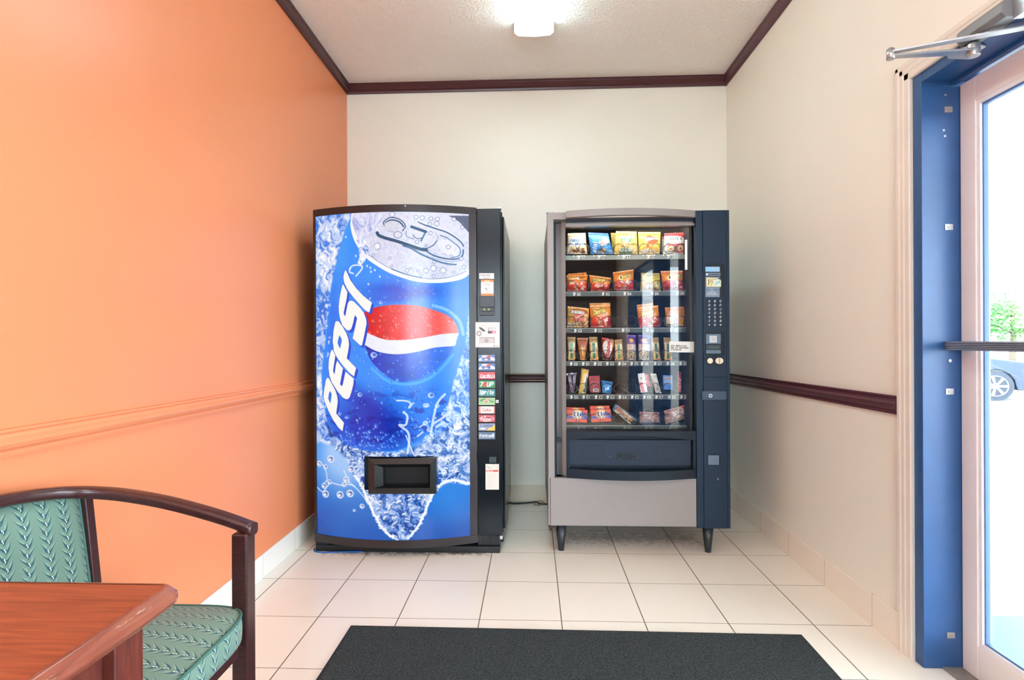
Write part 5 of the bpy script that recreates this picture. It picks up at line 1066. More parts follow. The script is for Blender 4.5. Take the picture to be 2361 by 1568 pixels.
def chili(c): bg_(c, '#b07048', '#d89050', .5, .5); c.poly([(10, 0), (60, 10), (40, 20), (100, 4), (100, 40), (0, 40)], '#a85c44', .6); c.poly([(30, 40), (60, 44), (64, 96), (48, 98)], '#e8c070', .9); c.stroke(spline([(50, 30), (56, 60), (50, 94)]), 5, '#c85838', .7); shine(c, 17)
def combos(c):
    bg_(c, '#8c2424', '#5c2824', .6, .4); c.ell(46, 42, 40, 34, '#e8e4dc'); c.text('Combos', 60, 78, 28, '#b82c30', 6.5, rot=-1.45, asp=.36, adv=1.2, out='#f4f0ea'); c.poly([(76, 4), (100, 10), (98, 40), (80, 34)], '#e0b070'); blotch(c, ['#c8c0b8', '#983434', '#443038'], 21, 20, 74, 84, 94, 12, 6, 12, .8); c.poly([(0, 0), (60, 0), (20, 12)], '#c03830'); shine(c, 21)
def trail(seed):
    def f(c):
        bg_(c, '#5c3c98', '#cfc0b0', .36, .04); c.rect(0, 0, 100, 4, '#7c60b0'); c.ell(46, 22, 24, 9, '#e0bc80'); c.ell(46, 22, 24, 9, '#a86c4c', ring=3); c.text('Trail', 24, 48, 9, '#7c6048', 2, asp=.5)
        blotch(c, ['#6c4c34', '#a8885c', '#7c8c54', '#dcccaa', '#403028', '#c8a070'], seed, 14, 64, 88, 92, 40, 4, 9, .9); shine(c, seed)
    return f
def darkbar(c): bg_(c, '#2a2430'); c.rect(0, 0, 100, 10, '#d4dce0'); blotch(c, ['#f0f4f6', '#5c6a70'], 30, 0, 0, 100, 12, 12, 6, 12); c.text('SPICY', 78, 90, 42, '#7c4468', 8, rot=-1.45, asp=.42, adv=1.2, out='#8c94a0'); shine(c, 30)
def yelbar(c): bg_(c, '#e4bc68', '#eac870'); c.rect(0, 0, 100, 6, '#c89c48'); c.poly([(60, 16), (100, 20), (100, 90), (70, 94), (52, 50)], '#e8e4d8', .85); c.stroke(spline([(78, 20), (60, 34), (62, 52), (84, 60)]), 5, '#e8eef0'); c.text('Butter', 90, 92, 26, '#4c6474', 6, rot=-1.45, asp=.34); shine(c, 31)
def redbox(c):
    bg_(c, '#9c2430', '#8c1c2c')
    for q in range(4): c.stroke([(14, 32 + q * 7), (88, 32 + q * 7)], 2, '#c87c80')
    c.text('ADVIL', 34, 66, 6, '#d89498', 1.4); c.rect(30, 76, 82, 94, '#efeae6'); c.rect(0, 64, 100, 66, '#c05058')
    for q in range(9): c.rect(38 + q * 4.2, 79, 40 + q * 4.2 + (q % 3) * .8, 91, '#222')
def bluebag(c): bg_(c, '#2c86cc', '#3c98dc'); blotch(c, ['#8cd0f4', '#1c64b0', '#bfe4f8'], 33, 10, 20, 92, 88, 20, 6, 14, .8); c.ell(40, 62, 10, 12, '#e4f0f8', .8); shine(c, 33)
def whitepink(c): bg_(c, '#f0eeec'); c.poly([(0, 46), (46, 44), (60, 100), (30, 100), (0, 60)], '#f08c98'); c.rect(4, 4, 90, 40, '#eceae6'); c.text('TUMS', 30, 30, 9, '#8c9880', 2); c.ell(18, 90, 12, 5, '#d8505c', ring=2); shine(c, 34)
def redthin(c): bg_(c, '#d8404c', '#e0606c'); c.text('GUM', 50, 70, 34, '#f0d0d0', 6, rot=-1.5)
def whitepk(c): bg_(c, '#e0e0d4', '#e8e8dc'); c.stroke([(34, 0), (40, 100)], 4, '#8c8880'); c.stroke([(64, 4), (72, 98)], 3, '#b8b8a8'); c.stroke([(10, 10), (22, 92)], 3, '#787470'); c.text('Mint', 60, 84, 22, '#6c7c70', 4, rot=-1.4, asp=.4); shine(c, 35)
def bluebox(c): bg_(c, '#5c90d0', '#4c84c8', .6, .5); c.ell(50, 18, 40, 8, '#e09868', .8); [c.stroke([(14, 34 + q * 8), (86, 34 + q * 8)], 3, '#c8d8ec') for q in range(4)]; c.rect(0, 70, 100, 100, '#3c7cc8')
def redbar(c): bg_(c, '#8c2c50', '#d85c60', .5, .6); c.text('HOT', 70, 92, 40, '#f0c0b8', 8, rot=-1.5, asp=.5)
def tide(c):
    bg_(c, '#ee6248'); c.ell(52, 38, 27, 38, '#f6c86c'); c.ell(52, 38, 22, 31, '#f4e8d8'); c.rect(0, 50, 26, 74, '#5866b4'); c.rect(76, 50, 100, 74, '#4850b4'); c.rect(26, 58, 40, 74, '#7c88c8', .7); c.rect(70, 56, 78, 74, '#6c74c0', .7); c.text('Tide', 32, 52, 30, '#3c5cac', 6.5, rot=-.12, asp=.5, slant=.1); c.ell(82, 62, 5, 4, '#a8b4e0'); c.rect(0, 88, 100, 100, '#e8543c', .5)
def tube(c): bg_(c, '#e8e6d8'); c.rect(0, 0, 8, 100, '#2c80c4'); c.rect(90, 0, 100, 100, '#3c94d4'); c.rect(0, 0, 100, 16, '#8c98a0', .8); c.text('Danish', 14, 58, 34, '#a86c40', 8, asp=.55, slant=.1, out='#6c4028'); c.poly([(50, 60), (88, 44), (88, 86), (60, 90)], '#e0b468'); c.text('BIG', 62, 80, 22, '#503c28', 5, asp=.5)
def brown(seed):
    def f(c):
        bg_(c, '#b8948a', '#c8aa98'); n = c.noise(10, 20, seed, 4, True)[..., None]; c.im[:] = c.im * (1 - n * .5) + hx('#6c4038') * n * .5; blotch(c, ['#e8d8cc', '#d8b078', '#8c5848'], seed, 10, 10, 90, 80, 16, 4, 9, .8); shine(c, seed)
    return f
def wrapp(c): brown(44)(c); c.text('RICE', 52, 52, 26, '#e8dcd8', 5, rot=-.5, asp=.5); c.text('KRISPY', 60, 76, 18, '#e8dcd8', 4, rot=-.5, asp=.45); c.poly([(88, 0), (100, 0), (100, 30), (90, 26)], '#e0583c')
YI, YJ = .150, .190
G1, G2, G3 = 'snack bags on the coils', 'narrow bars and packets on the fourth shelf', 'boxes and packs on the coils'
item('bag', 'cream cookie bag with blue script lettering at left end of top shelf', 'snack bag', 'cookie_bag', Q(1309, 538, 1350, 537, 1354, 586, 1307, 586), cookies, group=G1)
item('bag', 'bright blue mini cookie bag on the top shelf', 'snack bag', 'cookie_bag', Q(1356, 536, 1402, 538, 1414, 586, 1362, 586), mini, group=G1)
item('bag', 'pale yellow pretzel bag with green panel on the top shelf', 'snack bag', 'pretzel_bag', Q(1420, 533, 1468, 534, 1470, 586, 1416, 586), pretz, group=G1)
item('bag', 'yellow pretzel bag peeking out behind the front pretzel bag', 'snack bag', 'pretzel_bag', Q(1408, 537, 1454, 538, 1456, 584, 1412, 584), pretz, y=YI + .06, thick=.02, group=G1)
item('bag', 'yellow bag with a red chili pepper on the top shelf', 'snack bag', 'chip_bag', Q(1471, 535, 1523, 535, 1521, 586, 1473, 586), jala, group=G1)
item('bag', 'red and white bag of jam cookies at right end of top shelf', 'snack bag', 'cookie_bag', Q(1532, 538, 1579, 536, 1578, 586, 1529, 586), knott, group=G1)
item('bag', 'red and white cookie bag half hidden behind the front jam cookie bag', 'snack bag', 'cookie_bag', Q(1526, 546, 1566, 545, 1566, 584, 1526, 584), knott, y=YI + .06, thick=.02, group=G1)
item('bag', 'orange and red bag with pale tab at left end of second shelf', 'snack bag', 'chip_bag', Q(1306, 635, 1355, 633, 1352, 671, 1308, 671), redor(61), group=G1)
item('bag', 'dull orange bag standing behind the leftmost second shelf bag', 'snack bag', 'chip_bag', Q(1309, 631, 1352, 628, 1350, 669, 1310, 669), redor(62), y=YI + .055, thick=.02, group=G1)
item('bag', 'orange cheese puff bag, second from left on the second shelf', 'snack bag', 'chip_bag', Q(1359, 634, 1409, 641, 1404, 671, 1362, 671), cheesy(63), group=G1)
item('bag', 'slanting orange bag with dark drop logo, third on the second shelf', 'snack bag', 'chip_bag', Q(1413, 628, 1461, 621, 1461, 669, 1416, 669), hot(64), group=G1)
item('bag', 'dull yellow corn snack bag on the second shelf', 'snack bag', 'chip_bag', Q(1478, 629, 1521, 630, 1523, 671, 1476, 671), corn, group=G1)
item('bag', 'orange and red bag at right end of the second shelf', 'snack bag', 'chip_bag', Q(1523, 625, 1574, 624, 1575, 669, 1529, 670), hot(66), group=G1)
item('bag', 'tan cookie bag with red emblem at left end of third shelf', 'snack bag', 'cookie_bag', Q(1309, 706, 1358, 711, 1356, 755, 1307, 755), grand, group=G1)
item('bag', 'orange cheese puff bag, second on the third shelf', 'snack bag', 'chip_bag', Q(1360, 704, 1407, 702, 1409, 755, 1362, 755), cheesy(68), group=G1)
item('bag', 'orange bag rising behind the second bag of the third shelf', 'snack bag', 'chip_bag', Q(1359, 699, 1407, 698, 1407, 752, 1362, 752), cheesy(69, txt=False), y=YI + .055, thick=.02, group=G1)
item('bag', 'orange cheese puff bag right of the empty coil on third shelf', 'snack bag', 'chip_bag', Q(1469, 709, 1517, 704, 1522, 753, 1475, 755), cheesy(70), group=G1)
item('bag', 'orange bag leaning behind the cheese puff bag right of the empty coil', 'snack bag', 'chip_bag', Q(1468, 703, 1506, 698, 1510, 750, 1472, 750), cheesy(71, txt=False), y=YI + .055, thick=.02, group=G1)
item('bag', 'tan popcorn bag with pink swoosh at right end of third shelf', 'snack bag', 'popcorn_bag', Q(1533, 709, 1581, 707, 1575, 752, 1536, 753), smart, group=G1)
item('bag', 'oat bar in green lettered wrapper at left end of fourth shelf', 'snack bar', 'granola_bar', Q(1308, 777, 1327, 777, 1326, 831, 1310, 831), fruitbar(72), thick=.012, group=G2)
item('bag', 'orange brown stick pack, second on the fourth shelf', 'snack pack', 'snack_pack', Q(1330, 779, 1356, 779, 1349, 831, 1338, 830), chili, thick=.014, group=G2)
item('bag', 'oat bar in green lettered wrapper left of the red oval pack', 'snack bar', 'granola_bar', Q(1358, 777, 1377, 777, 1380, 831, 1361, 831), fruitbar(73), thick=.012, group=G2)
item('bag', 'dark red pack with large white oval on the fourth shelf', 'snack pack', 'snack_pack', Q(1387, 778, 1416, 782, 1413, 831, 1388, 830), combos, thick=.018, group=G2)
item('bag', 'oat bar in green lettered wrapper right of the red oval pack', 'snack bar', 'granola_bar', Q(1417, 784, 1434, 782, 1437, 831, 1418, 831), fruitbar(74), thick=.012, group=G2)
item('bag', 'purple topped nut mix pack nearer the oat bars on fourth shelf', 'snack pack', 'nut_mix_pack', Q(1445, 772, 1466, 773, 1466, 831, 1446, 831), trail(75), thick=.014, group=G2)
item('bag', 'wide purple topped nut mix pack right of centre on fourth shelf', 'snack pack', 'nut_mix_pack', Q(1471, 772, 1500, 774, 1496, 830, 1473, 830), trail(76), thick=.016, group=G2)
item('bag', 'oat bar leaning right beside the wide purple nut mix pack', 'snack bar', 'granola_bar', Q(1501, 779, 1518, 778, 1523, 831, 1507, 831), fruitbar(77), thick=.012, group=G2)
item('bag', 'oat bar half behind the white notice on fourth shelf', 'snack bar', 'granola_bar', Q(1530, 778, 1546, 779, 1549, 831, 1532, 831), fruitbar(78), thick=.012, group=G2)
item('bag', 'dark wrapped bar with silver end at left end of fifth shelf', 'snack bar', 'candy_bar', Q(1304, 861, 1316, 860, 1325, 906, 1312, 906), darkbar, thick=.010, group=G3)
item('bag', 'dark wrapped bar leaning behind the leftmost fifth shelf bar', 'snack bar', 'candy_bar', Q(1316, 859, 1330, 860, 1326, 900, 1318, 902), darkbar, y=YI + .03, thick=.010, group=G3)
item('bag', 'golden yellow wrapped bar standing on the fifth shelf', 'snack bar', 'candy_bar', Q(1341, 849, 1358, 853, 1350, 908, 1334, 908), yelbar, thick=.012, group=G3)
item('box', 'dark red carton with white barcode label on the fifth shelf', 'box', 'medicine_carton', Q(1357, 867, 1382, 866, 1384, 905, 1360, 905), redbox, thick=.022, group=G3)
item('bag', 'small bright blue pouch on the fifth shelf', 'pouch', 'candy_pouch', Q(1387, 877, 1413, 881, 1408, 908, 1388, 906), bluebag, thick=.014, group=G3)
item('box', 'white and pink carton tilted on the fifth shelf', 'box', 'candy_carton', Q(1470, 862, 1485, 860, 1493, 904, 1477, 905), whitepink, thick=.012, group=G3)
item('box', 'red carton showing behind the white and pink carton', 'box', 'candy_carton', Q(1485, 862, 1495, 863, 1500, 890, 1490, 892), redthin, y=YI + .03, thick=.012, group=G3)
item('bag', 'white striped pack leaning on the fifth shelf', 'snack pack', 'gum_pack', Q(1499, 861, 1513, 862, 1525, 907, 1511, 905), whitepk, thick=.012, group=G3)
item('box', 'light blue carton near the right of the fifth shelf', 'box', 'tissue_carton', Q(1528, 865, 1549, 866, 1550, 898, 1530, 898), bluebox, thick=.018, group=G3)
item('bag', 'thin pink and purple bar at right end of fifth shelf', 'snack bar', 'candy_bar', Q(1562, 855, 1572, 858, 1571, 905, 1563, 905), redbar, thick=.008, group=G3)
item('box', 'orange detergent carton with round logo at left end of bottom shelf', 'box', 'detergent_carton', Q(1307, 943, 1354, 945, 1353, 974, 1307, 972), tide, thick=.022, group=G3)
item('box', 'orange detergent carton behind the leftmost one on bottom shelf', 'box', 'detergent_carton', Q(1304, 938.5, 1348, 940, 1348, 968, 1304, 967), tide, y=YI + .03, thick=.022, group=G3)
item('box', 'orange detergent carton with round logo, second along the bottom shelf', 'box', 'detergent_carton', Q(1361, 944, 1407, 943, 1409, 971, 1363, 973), tide, thick=.022, group=G3)
item('box', 'orange detergent carton behind the second one on bottom shelf', 'box', 'detergent_carton', Q(1360, 936, 1405, 935, 1405, 966, 1360, 967), tide, y=YI + .03, thick=.022, group=G3)
item('bag', 'white and blue pastry pack lying diagonally on the bottom shelf', 'snack pack', 'pastry_pack', Q(1419, 931, 1468, 967, 1457, 981, 1412, 945), tube, thick=.014, group=G3)
item('bag', 'crinkled brown pack in the middle of bottom shelf', 'snack pack', 'snack_pack', Q(1474, 949, 1520, 951, 1521, 974, 1475, 974), brown(41), thick=.016, group=G3)
item('bag', 'crinkled maroon pack tilted at right end of bottom shelf', 'snack pack', 'snack_pack', Q(1531, 947, 1577, 934, 1578, 966, 1534, 978), wrapp, thick=.018, group=G3)
# ================================================================== armchair by the orange wall
def leaf_fabric():
    M, N, L, b = nodes_mat('green_leaf_vine_upholstery')
    uv = N.new('ShaderNodeUVMap'); uv.uv_map = 'UVMap'; s = N.new('ShaderNodeSeparateXYZ'); L.new(uv.outputs[0], s.inputs[0])
    mm = lambda op, a, b_=None: math_n(N, L, op, a, b_)
    PU, PV = .047, .0215
    un = mm('DIVIDE', s.outputs['X'], PU); col = mm('FLOOR', un); u = mm('SUBTRACT', mm('SUBTRACT', un, col), .5)
    vn = mm('ADD', mm('DIVIDE', s.outputs['Y'], PV), mm('MULTIPLY', col, .37))
    sway = mm('MULTIPLY', mm('SINE', mm('MULTIPLY', vn, 3.14159)), .035); u = mm('ADD', u, sway)
    au = mm('ABSOLUTE', u); side = mm('MULTIPLY', mm('SIGN', u), .12)
    # each leaf sweeps up and outwards from the stem
    rise = mm('MULTIPLY', mm('POWER', mm('MULTIPLY', au, 2.5), 1.7), 1.25)
    ph = mm('SUBTRACT', mm('ADD', vn, side), rise); fr = mm('SUBTRACT', ph, mm('FLOOR', ph))
    d = mm('ABSOLUTE', mm('SUBTRACT', fr, .5))
    taper = mm('MAXIMUM', mm('SUBTRACT', 1., mm('MULTIPLY', au, 2.35)), 0.)
    line = mm('LESS_THAN', d, mm('MULTIPLY', taper, .24))
    # pale leaf blade just above the dark line
    d2 = mm('SUBTRACT', fr, .5); blade = mm('MULTIPLY', mm('GREATER_THAN', d2, 0.), mm('LESS_THAN', d2, mm('MULTIPLY', mm('MINIMUM', taper, mm('MULTIPLY', au, 4.5)), .75)))
    dot = mm('MULTIPLY', mm('LESS_THAN', au, .04), mm('LESS_THAN', mm('ABSOLUTE', mm('SUBTRACT', fr, .60)), .11))
    n = N.new('ShaderNodeTexNoise'); n.inputs['Scale'].default_value = 600; n.inputs['Detail'].default_value = 2; tc = N.new('ShaderNodeTexCoord'); L.new(tc.outputs['Object'], n.inputs['Vector'])
    def mix(f, a, c):
        x = N.new('ShaderNodeMix'); x.data_type = 'RGBA'
        L.new(f, x.inputs[0]) if not isinstance(f, float) else None
        if isinstance(a, str): x.inputs[6].default_value = (*lin(hx(a)), 1)
        else: L.new(a, x.inputs[6])
        x.inputs[7].default_value = (*lin(hx(c)), 1); return x.outputs[2]
    c = mix(n.outputs['Fac'], '#567466', '#7b9484'); c = mix(mm('MULTIPLY', blade, .5), c, '#8fae9c'); c = mix(line, c, '#1d4f58'); c = mix(dot, c, '#e8eede')
    L.new(c, b.inputs['Base Color']); b.inputs['Roughness'].default_value = .8; b.inputs['Sheen Weight'].default_value = .15
    bp = N.new('ShaderNodeBump'); bp.inputs['Strength'].default_value = .25; bp.inputs['Distance'].default_value = .001; L.new(n.outputs['Fac'], bp.inputs['Height']); L.new(bp.outputs[0], b.inputs['Normal'])
    return M
FAB = leaf_fabric()
WELT = mat('green_welt_cord', '#3f6a60', .7, var=.1, scale=200)
def wood_mat(name, c1, c2, sc=(1, 1, 1), rot=(0, 0, 0), rough=.3, coat=.3, wear=None, wscale=30):
    M, N, L, b = nodes_mat(name); tc = N.new('ShaderNodeTexCoord'); mp = N.new('ShaderNodeMapping'); mp.inputs['Scale'].default_value = sc; mp.inputs['Rotation'].default_value = rot
    L.new(tc.outputs['Object'], mp.inputs[0]); n = N.new('ShaderNodeTexNoise'); n.inputs['Scale'].default_value = 6; n.inputs['Detail'].default_value = 6; n.inputs['Distortion'].default_value = .6; L.new(mp.outputs[0], n.inputs['Vector'])
    r = N.new('ShaderNodeValToRGB'); r.color_ramp.elements[0].position = .3; r.color_ramp.elements[1].position = .7
    r.color_ramp.elements[0].color = (*lin(hx(c1)), 1); r.color_ramp.elements[1].color = (*lin(hx(c2)), 1); L.new(n.outputs['Fac'], r.inputs[0]); col = r.outputs[0]
    if wear:
        n2 = N.new('ShaderNodeTexNoise'); n2.inputs['Scale'].default_value = wscale; n2.inputs['Detail'].default_value = 8; n2.inputs['Roughness'].default_value = .7; L.new(mp.outputs[0], n2.inputs['Vector'])
        c = math_n(N, L, 'MULTIPLY', math_n(N, L, 'SUBTRACT', n2.outputs['Fac'], .62), 14); cl = N.new('ShaderNodeClamp'); L.new(c, cl.inputs[0])
        x = N.new('ShaderNodeMix'); x.data_type = 'RGBA'; x.inputs[7].default_value = (*lin(hx(wear)), 1); L.new(math_n(N, L, 'MULTIPLY', cl.outputs[0], .6), x.inputs[0]); L.new(col, x.inputs[6]); col = x.outputs[2]
    L.new(col, b.inputs['Base Color']); b.inputs['Roughness'].default_value = rough; b.inputs['Coat Weight'].default_value = coat; b.inputs['Coat Roughness'].default_value = .15
    return M
DWOOD = wood_mat('dark_mahogany_chair_wood', '#2a1316', '#451f20', (8, 30, 30), rough=.35, wear='#8a5a48', wscale=10)
CYc = -1.671
ch = empty('armchair', (.24, CYc, 0), 'dark wooden armchair with green leaf patterned seat and back by the orange wall', 'chair')
top = [(.492, -1.420, .659), (.394, -1.42, .692), (.266, -1.42, .725), (.149, -1.422, .745), (.07, -1.436, .755), (.018, -1.475, .764), (-.008, -1.545, .775), (-.018, -1.61, .782), (-.020, -1.671, .786)]
top = top + [(x, 2 * CYc - y, z) for x, y, z in top[-2::-1]]
def cr3(P, n):
    Qq = []; P = [Vector(p) for p in P]
    for i in range(len(P) - 1):
        a, b, c, d = P[max(i - 1, 0)], P[i], P[i + 1], P[min(i + 2, len(P) - 1)]
        for k in range(n):
            t = k / n; Qq.append(.5 * ((2 * b) + (c - a) * t + (2 * a - 5 * b + 4 * c - d) * t * t + (-a + 3 * b - 3 * c + d) * t ** 3))
    return Qq + [P[-1]]
path = cr3(top, 5)
hw, th = .018, .029; rc = []
for sx, sz, a0 in ((1, 0, 0), (-1, 0, 90), (-1, -1, 180), (1, -1, 270)):
    for k in range(4):
        a = R(a0 + k * 30); r_ = .010; rc.append((sx * (hw - r_) + r_ * math.cos(a), (-r_ if sz == 0 else -th + r_) + r_ * math.sin(a)))
def nrm(i):
    a, b = path[max(i - 1, 0)], path[min(i + 1, len(path) - 1)]; d = (b - a); return Vector((d.y, -d.x, 0)).normalized()
inset = [p + nrm(i) * -.0 for i, p in enumerate(path)]
# path marks the outer top edge; the rail's centre lies hw inside
cen = []
for i, p in enumerate(path):
    n_ = nrm(i); inward = Vector((.24 - p.x, CYc - p.y, 0)); sgn = 1 if n_.dot(inward) > 0 else -1
    cen.append(p + n_ * sgn * hw)
rail = MB().sweep(cen, rc, nrm, smooth=True)
prt('top_rail', rail, DWOOD, ch)
LP = [(.446, -1.464), (.446, 2 * CYc + 1.464 - .042)]
for (x, y) in LP: prt('leg', MB().prism([(x, y, 0), (x + .040, y, 0), (x + .040, y + .042, 0), (x, y + .042, 0)], (0, 0, .640)), DWOOD, ch, bevel=.004)
for sy in (1, -1):      # rear legs raked back, carrying the backrest stiles
    y0 = CYc + sy * .262; y1 = y0 - sy * .026; zb = .745
    mb = MB(); secs = [(-.010, 0), (.045, .40), (.040, .50), (.016, .737)]
    V = []; 
    for x, z in secs: V += [(x - .010, y0, z), (x + .022, y0, z), (x + .022, y1, z), (x - .010, y1, z)]
    Fc = [(3, 2, 1, 0), (12, 13, 14, 15)] + [(4 * i + k, 4 * i + (k + 1) % 4, 4 * i + 4 + (k + 1) % 4, 4 * i + 4 + k) for i in range(3) for k in range(4)]
    mb.add(V, Fc); prt('back_leg', mb, DWOOD, ch, bevel=.003)
prt('seat_rail', MB().box((.455, -1.87, .345), (.478, -1.49, .400)).box((.05, -1.462, .345), (.44, -1.440, .400)).box((.05, -1.905, .345), (.44, -1.883, .400)).box((.03, -1.87, .345), (.055, -1.49, .400)), DWOOD, ch, bevel=.002)
def uvset(o, fn):
    me = o.data; uvl = me.uv_layers.new(name='UVMap'); org = ORG[o.name]
    for lp in me.loops:
        v = me.vertices[lp.vertex_index].co; uvl.data[lp.index].uv = fn(v.x + org.x, v.y + org.y, v.z + org.z)
# seat: domed rounded cushion, wrapped as a superellipse
def cushion(name, cx, cy, z0, z1, ax, ay, dome, parent, n=44, rings=16):
    mb = MB(); rows_ = []
    prof = [(1, z0), (1.006, z0 + .25 * (z1 - z0)), (1.008, z0 + .6 * (z1 - z0)), (1.0, z1 - .008), (.985, z1)] + [(.985 - .985 * (k / rings), z1 + dome * (1 - (1 - k / rings) ** 2.2)) for k in range(1, rings)]
    V = []
    for s_, z in prof:
        for k in range(n):
            t = 2 * math.pi * k / n; c, s2 = math.cos(t), math.sin(t); e = 2 / 5.5
            V.append((cx + ax * s_ * math.copysign(abs(c) ** e, c), cy + ay * s_ * math.copysign(abs(s2) ** e, s2), z))
    V.append((cx, cy, z1 + dome)); last = len(V) - 1
    Fc = [(i * n + k, i * n + (k + 1) % n, (i + 1) * n + (k + 1) % n, (i + 1) * n + k) for i in range(len(prof) - 1) for k in range(n)]
    b = (len(prof) - 1) * n; Fc += [(b + k, b + (k + 1) % n, last) for k in range(n)]; Fc.append(tuple(range(n))[::-1])
    mb.add(V, Fc, True); return prt(name, mb, FAB, parent)
sx0, sx1, sy0, sy1 = .055, .502, -1.892, -1.448
seat = cushion('seat_cushion', (sx0 + sx1) / 2, (sy0 + sy1) / 2, .392, .452, (sx1 - sx0) / 2, (sy1 - sy0) / 2, .028, ch)
uvset(seat, lambda x, y, z: (y, z if z < .4535 and x > .46 else (.46 + (.50 - x))))
n = 60; W = []
for k in range(n + 1):
    t = 2 * math.pi * k / n; c, s2 = math.cos(t), math.sin(t); e = 2 / 5.5
    W.append(((sx0 + sx1) / 2 + (sx1 - sx0) / 2 * .995 * math.copysign(abs(c) ** e, c), (sy0 + sy1) / 2 + (sy1 - sy0) / 2 * .995 * math.copysign(abs(s2) ** e, s2), .4515))
prt('seat_welt', MB().tube(W, .0036, 6, cap=False), WELT, seat)
# backrest panel between the stiles
def backp(u, v, front=True):     # u across, v up
    y = CYc + .234 * (1 - 2 * u); zt_ = .752 - .024 * (2 * u - 1) ** 2; z = .50 + (zt_ - .50) * v
    bow = .034 * (1 - (2 * u - 1) ** 2); x = .042 - .030 * v - bow
    pad = .016 * (1 - abs(2 * u - 1) ** 4) * (1 - abs(2 * v - 1) ** 6) if front else 0
    return (x + (.012 + pad if front else -.012), y, z)
mb = MB(); nu, nv = 24, 16
V = [backp(i / nu, j / nv) for j in range(nv + 1) for i in range(nu + 1)] + [backp(i / nu, j / nv, False) for j in range(nv + 1) for i in range(nu + 1)]
o_ = (nu + 1) * (nv + 1); Fc = []
for j in range(nv):
    for i in range(nu):
        a = j * (nu + 1) + i; Fc.append((a, a + 1, a + nu + 2, a + nu + 1)); Fc.append((o_ + a, o_ + a + nu + 1, o_ + a + nu + 2, o_ + a + 1))
rim = [i for i in range(nu + 1)] + [(j) * (nu + 1) + nu for j in range(1, nv + 1)] + [nv * (nu + 1) + i for i in range(nu - 1, -1, -1)] + [j * (nu + 1) for j in range(nv - 1, 0, -1)]
for k in range(len(rim)): a, b = rim[k], rim[(k + 1) % len(rim)]; Fc.append((a, a + o_, b + o_, b))
mb.add(V, Fc, True); bk = prt('backrest', mb, FAB, ch); uvset(bk, lambda x, y, z: (y, z))
prt('back_welt', MB().tube([backp(i / nu, 1) for i in range(nu + 1)] + [backp(1, 1 - j / nv) for j in range(1, nv + 1)], .0034, 6), WELT, bk); prt('back_welt', MB().tube([backp(0, j / nv) for j in range(nv + 1)], .0034, 6), WELT, bk)

# ================================================================== table in the corner of the frame
TOPW = wood_mat('cherry_laminate', '#702b18', '#9c4a2d', (1.5, 22, 1), (0, 0, R(42)), rough=.34, coat=.15)
EDGEW = wood_mat('cherry_edge_moulding', '#74382b', '#985642', (9, 1.2, 9), rough=.22, coat=.5, wear='#e8c8b0', wscale=7)
LEGW = wood_mat('dark_cherry_panel', '#4a1c16', '#6e2e22', (20, 20, 2), (R(25), 0, 0), rough=.4, coat=.15)
tb = empty('table', (.25, -2.30, 0), 'cherry wood laminate table with moulded edge in the left foreground', 'table')
tx0, tx1, ty0, ty1 = -.04, .640, -2.75, -1.958
prt('table_top', MB().box((tx0, ty0, .722), (tx1, ty1, .750)), TOPW, tb, bevel=.0015)
ep = [(0, 0), (.004, -.0005), (.0075, -.003), (.009, -.0065), (.0125, -.0085), (.0165, -.013), (.018, -.019), (.0165, -.025), (.012, -.030), (.004, -.033), (0, -.033)]
corner = []
for sx, sy, a0 in ((tx1, ty1, 0), (tx0, ty1, 90), (tx0, ty0, 180), (tx1, ty0, 270)):
    r_ = .010; cx, cy = sx - math.copysign(r_, math.cos(R(a0 + 45))), sy - math.copysign(r_, math.sin(R(a0 + 45)))
    for k in range(5):
        a = R(a0 + k * 22.5); corner.append((cx, cy, a, r_))
V = []; n = len(ep)
for cx, cy, a, r_ in corner:
    for d_, z in ep: V.append((cx + (r_ + d_) * math.cos(a), cy + (r_ + d_) * math.sin(a), .7502 + z))
k = len(corner); Fc = [(i * n + j, ((i + 1) % k) * n + j, ((i + 1) % k) * n + j + 1, i * n + j + 1) for i in range(k) for j in range(n - 1)]
e_ = MB().add(V, Fc, True); prt('edge_moulding', e_, EDGEW, tb)
for (x, y) in ((.548, -2.012), (.548, -2.74), (0, -2.012), (0, -2.74)): prt('leg', MB().box((x, y, 0), (x + .052, y + .055, .7175)), LEGW, tb, bevel=.002)
for xa in (.566, .014): prt('side_panel', MB().box((xa, -2.686, .08), (xa + .016, -2.012, .7175)), LEGW, tb, bevel=.001)
prt('back_panel', MB().box((.052, -1.992, .30), (.548, -1.977, .7175)), LEGW, tb, bevel=.001)

# ================================================================== outside the glass door
PAVE = mat('pale_concrete_paving', '#b8b4ac', .8, var=.05, scale=6)
def kindst(o): o['kind'] = 'structure'; return o
o = MB().box((XR + .17, -60, -.38), (5.2, 60, -.02)).build('sidewalk', PAVE); kindst(o)
o = MB().box((5.2, -60, -.38), (90, 90, -.28)).build('parking_lot', mat('pale_grey_asphalt', '#a3a29e', .85, var=.06, scale=4)); kindst(o)  # pale grey base colour with slight random tone
o = MB().box((XR + .17, -8, 2.62), (6.4, 1.75, 2.80)).box((6.2, -8, 2.42), (6.4, 1.75, 2.62)).box((XR + .17, 1.55, 2.42), (6.4, 1.75, 2.62)).build('canopy', mat('white_canopy_paint', '#e4e4e2', .6)); kindst(o)
o = MB().box((2.85, -1.75, -.02), (3.75, -.55, -.008)).build('outdoor_patch', mat('blue_grey_outdoor_patch', '#56677c', .9, var=.1, scale=80), bevel=.003)  # thin flat blue grey slab lying on the paving
tag(o, 'blue grey flat patch on the paving outside the glass door', 'mat')
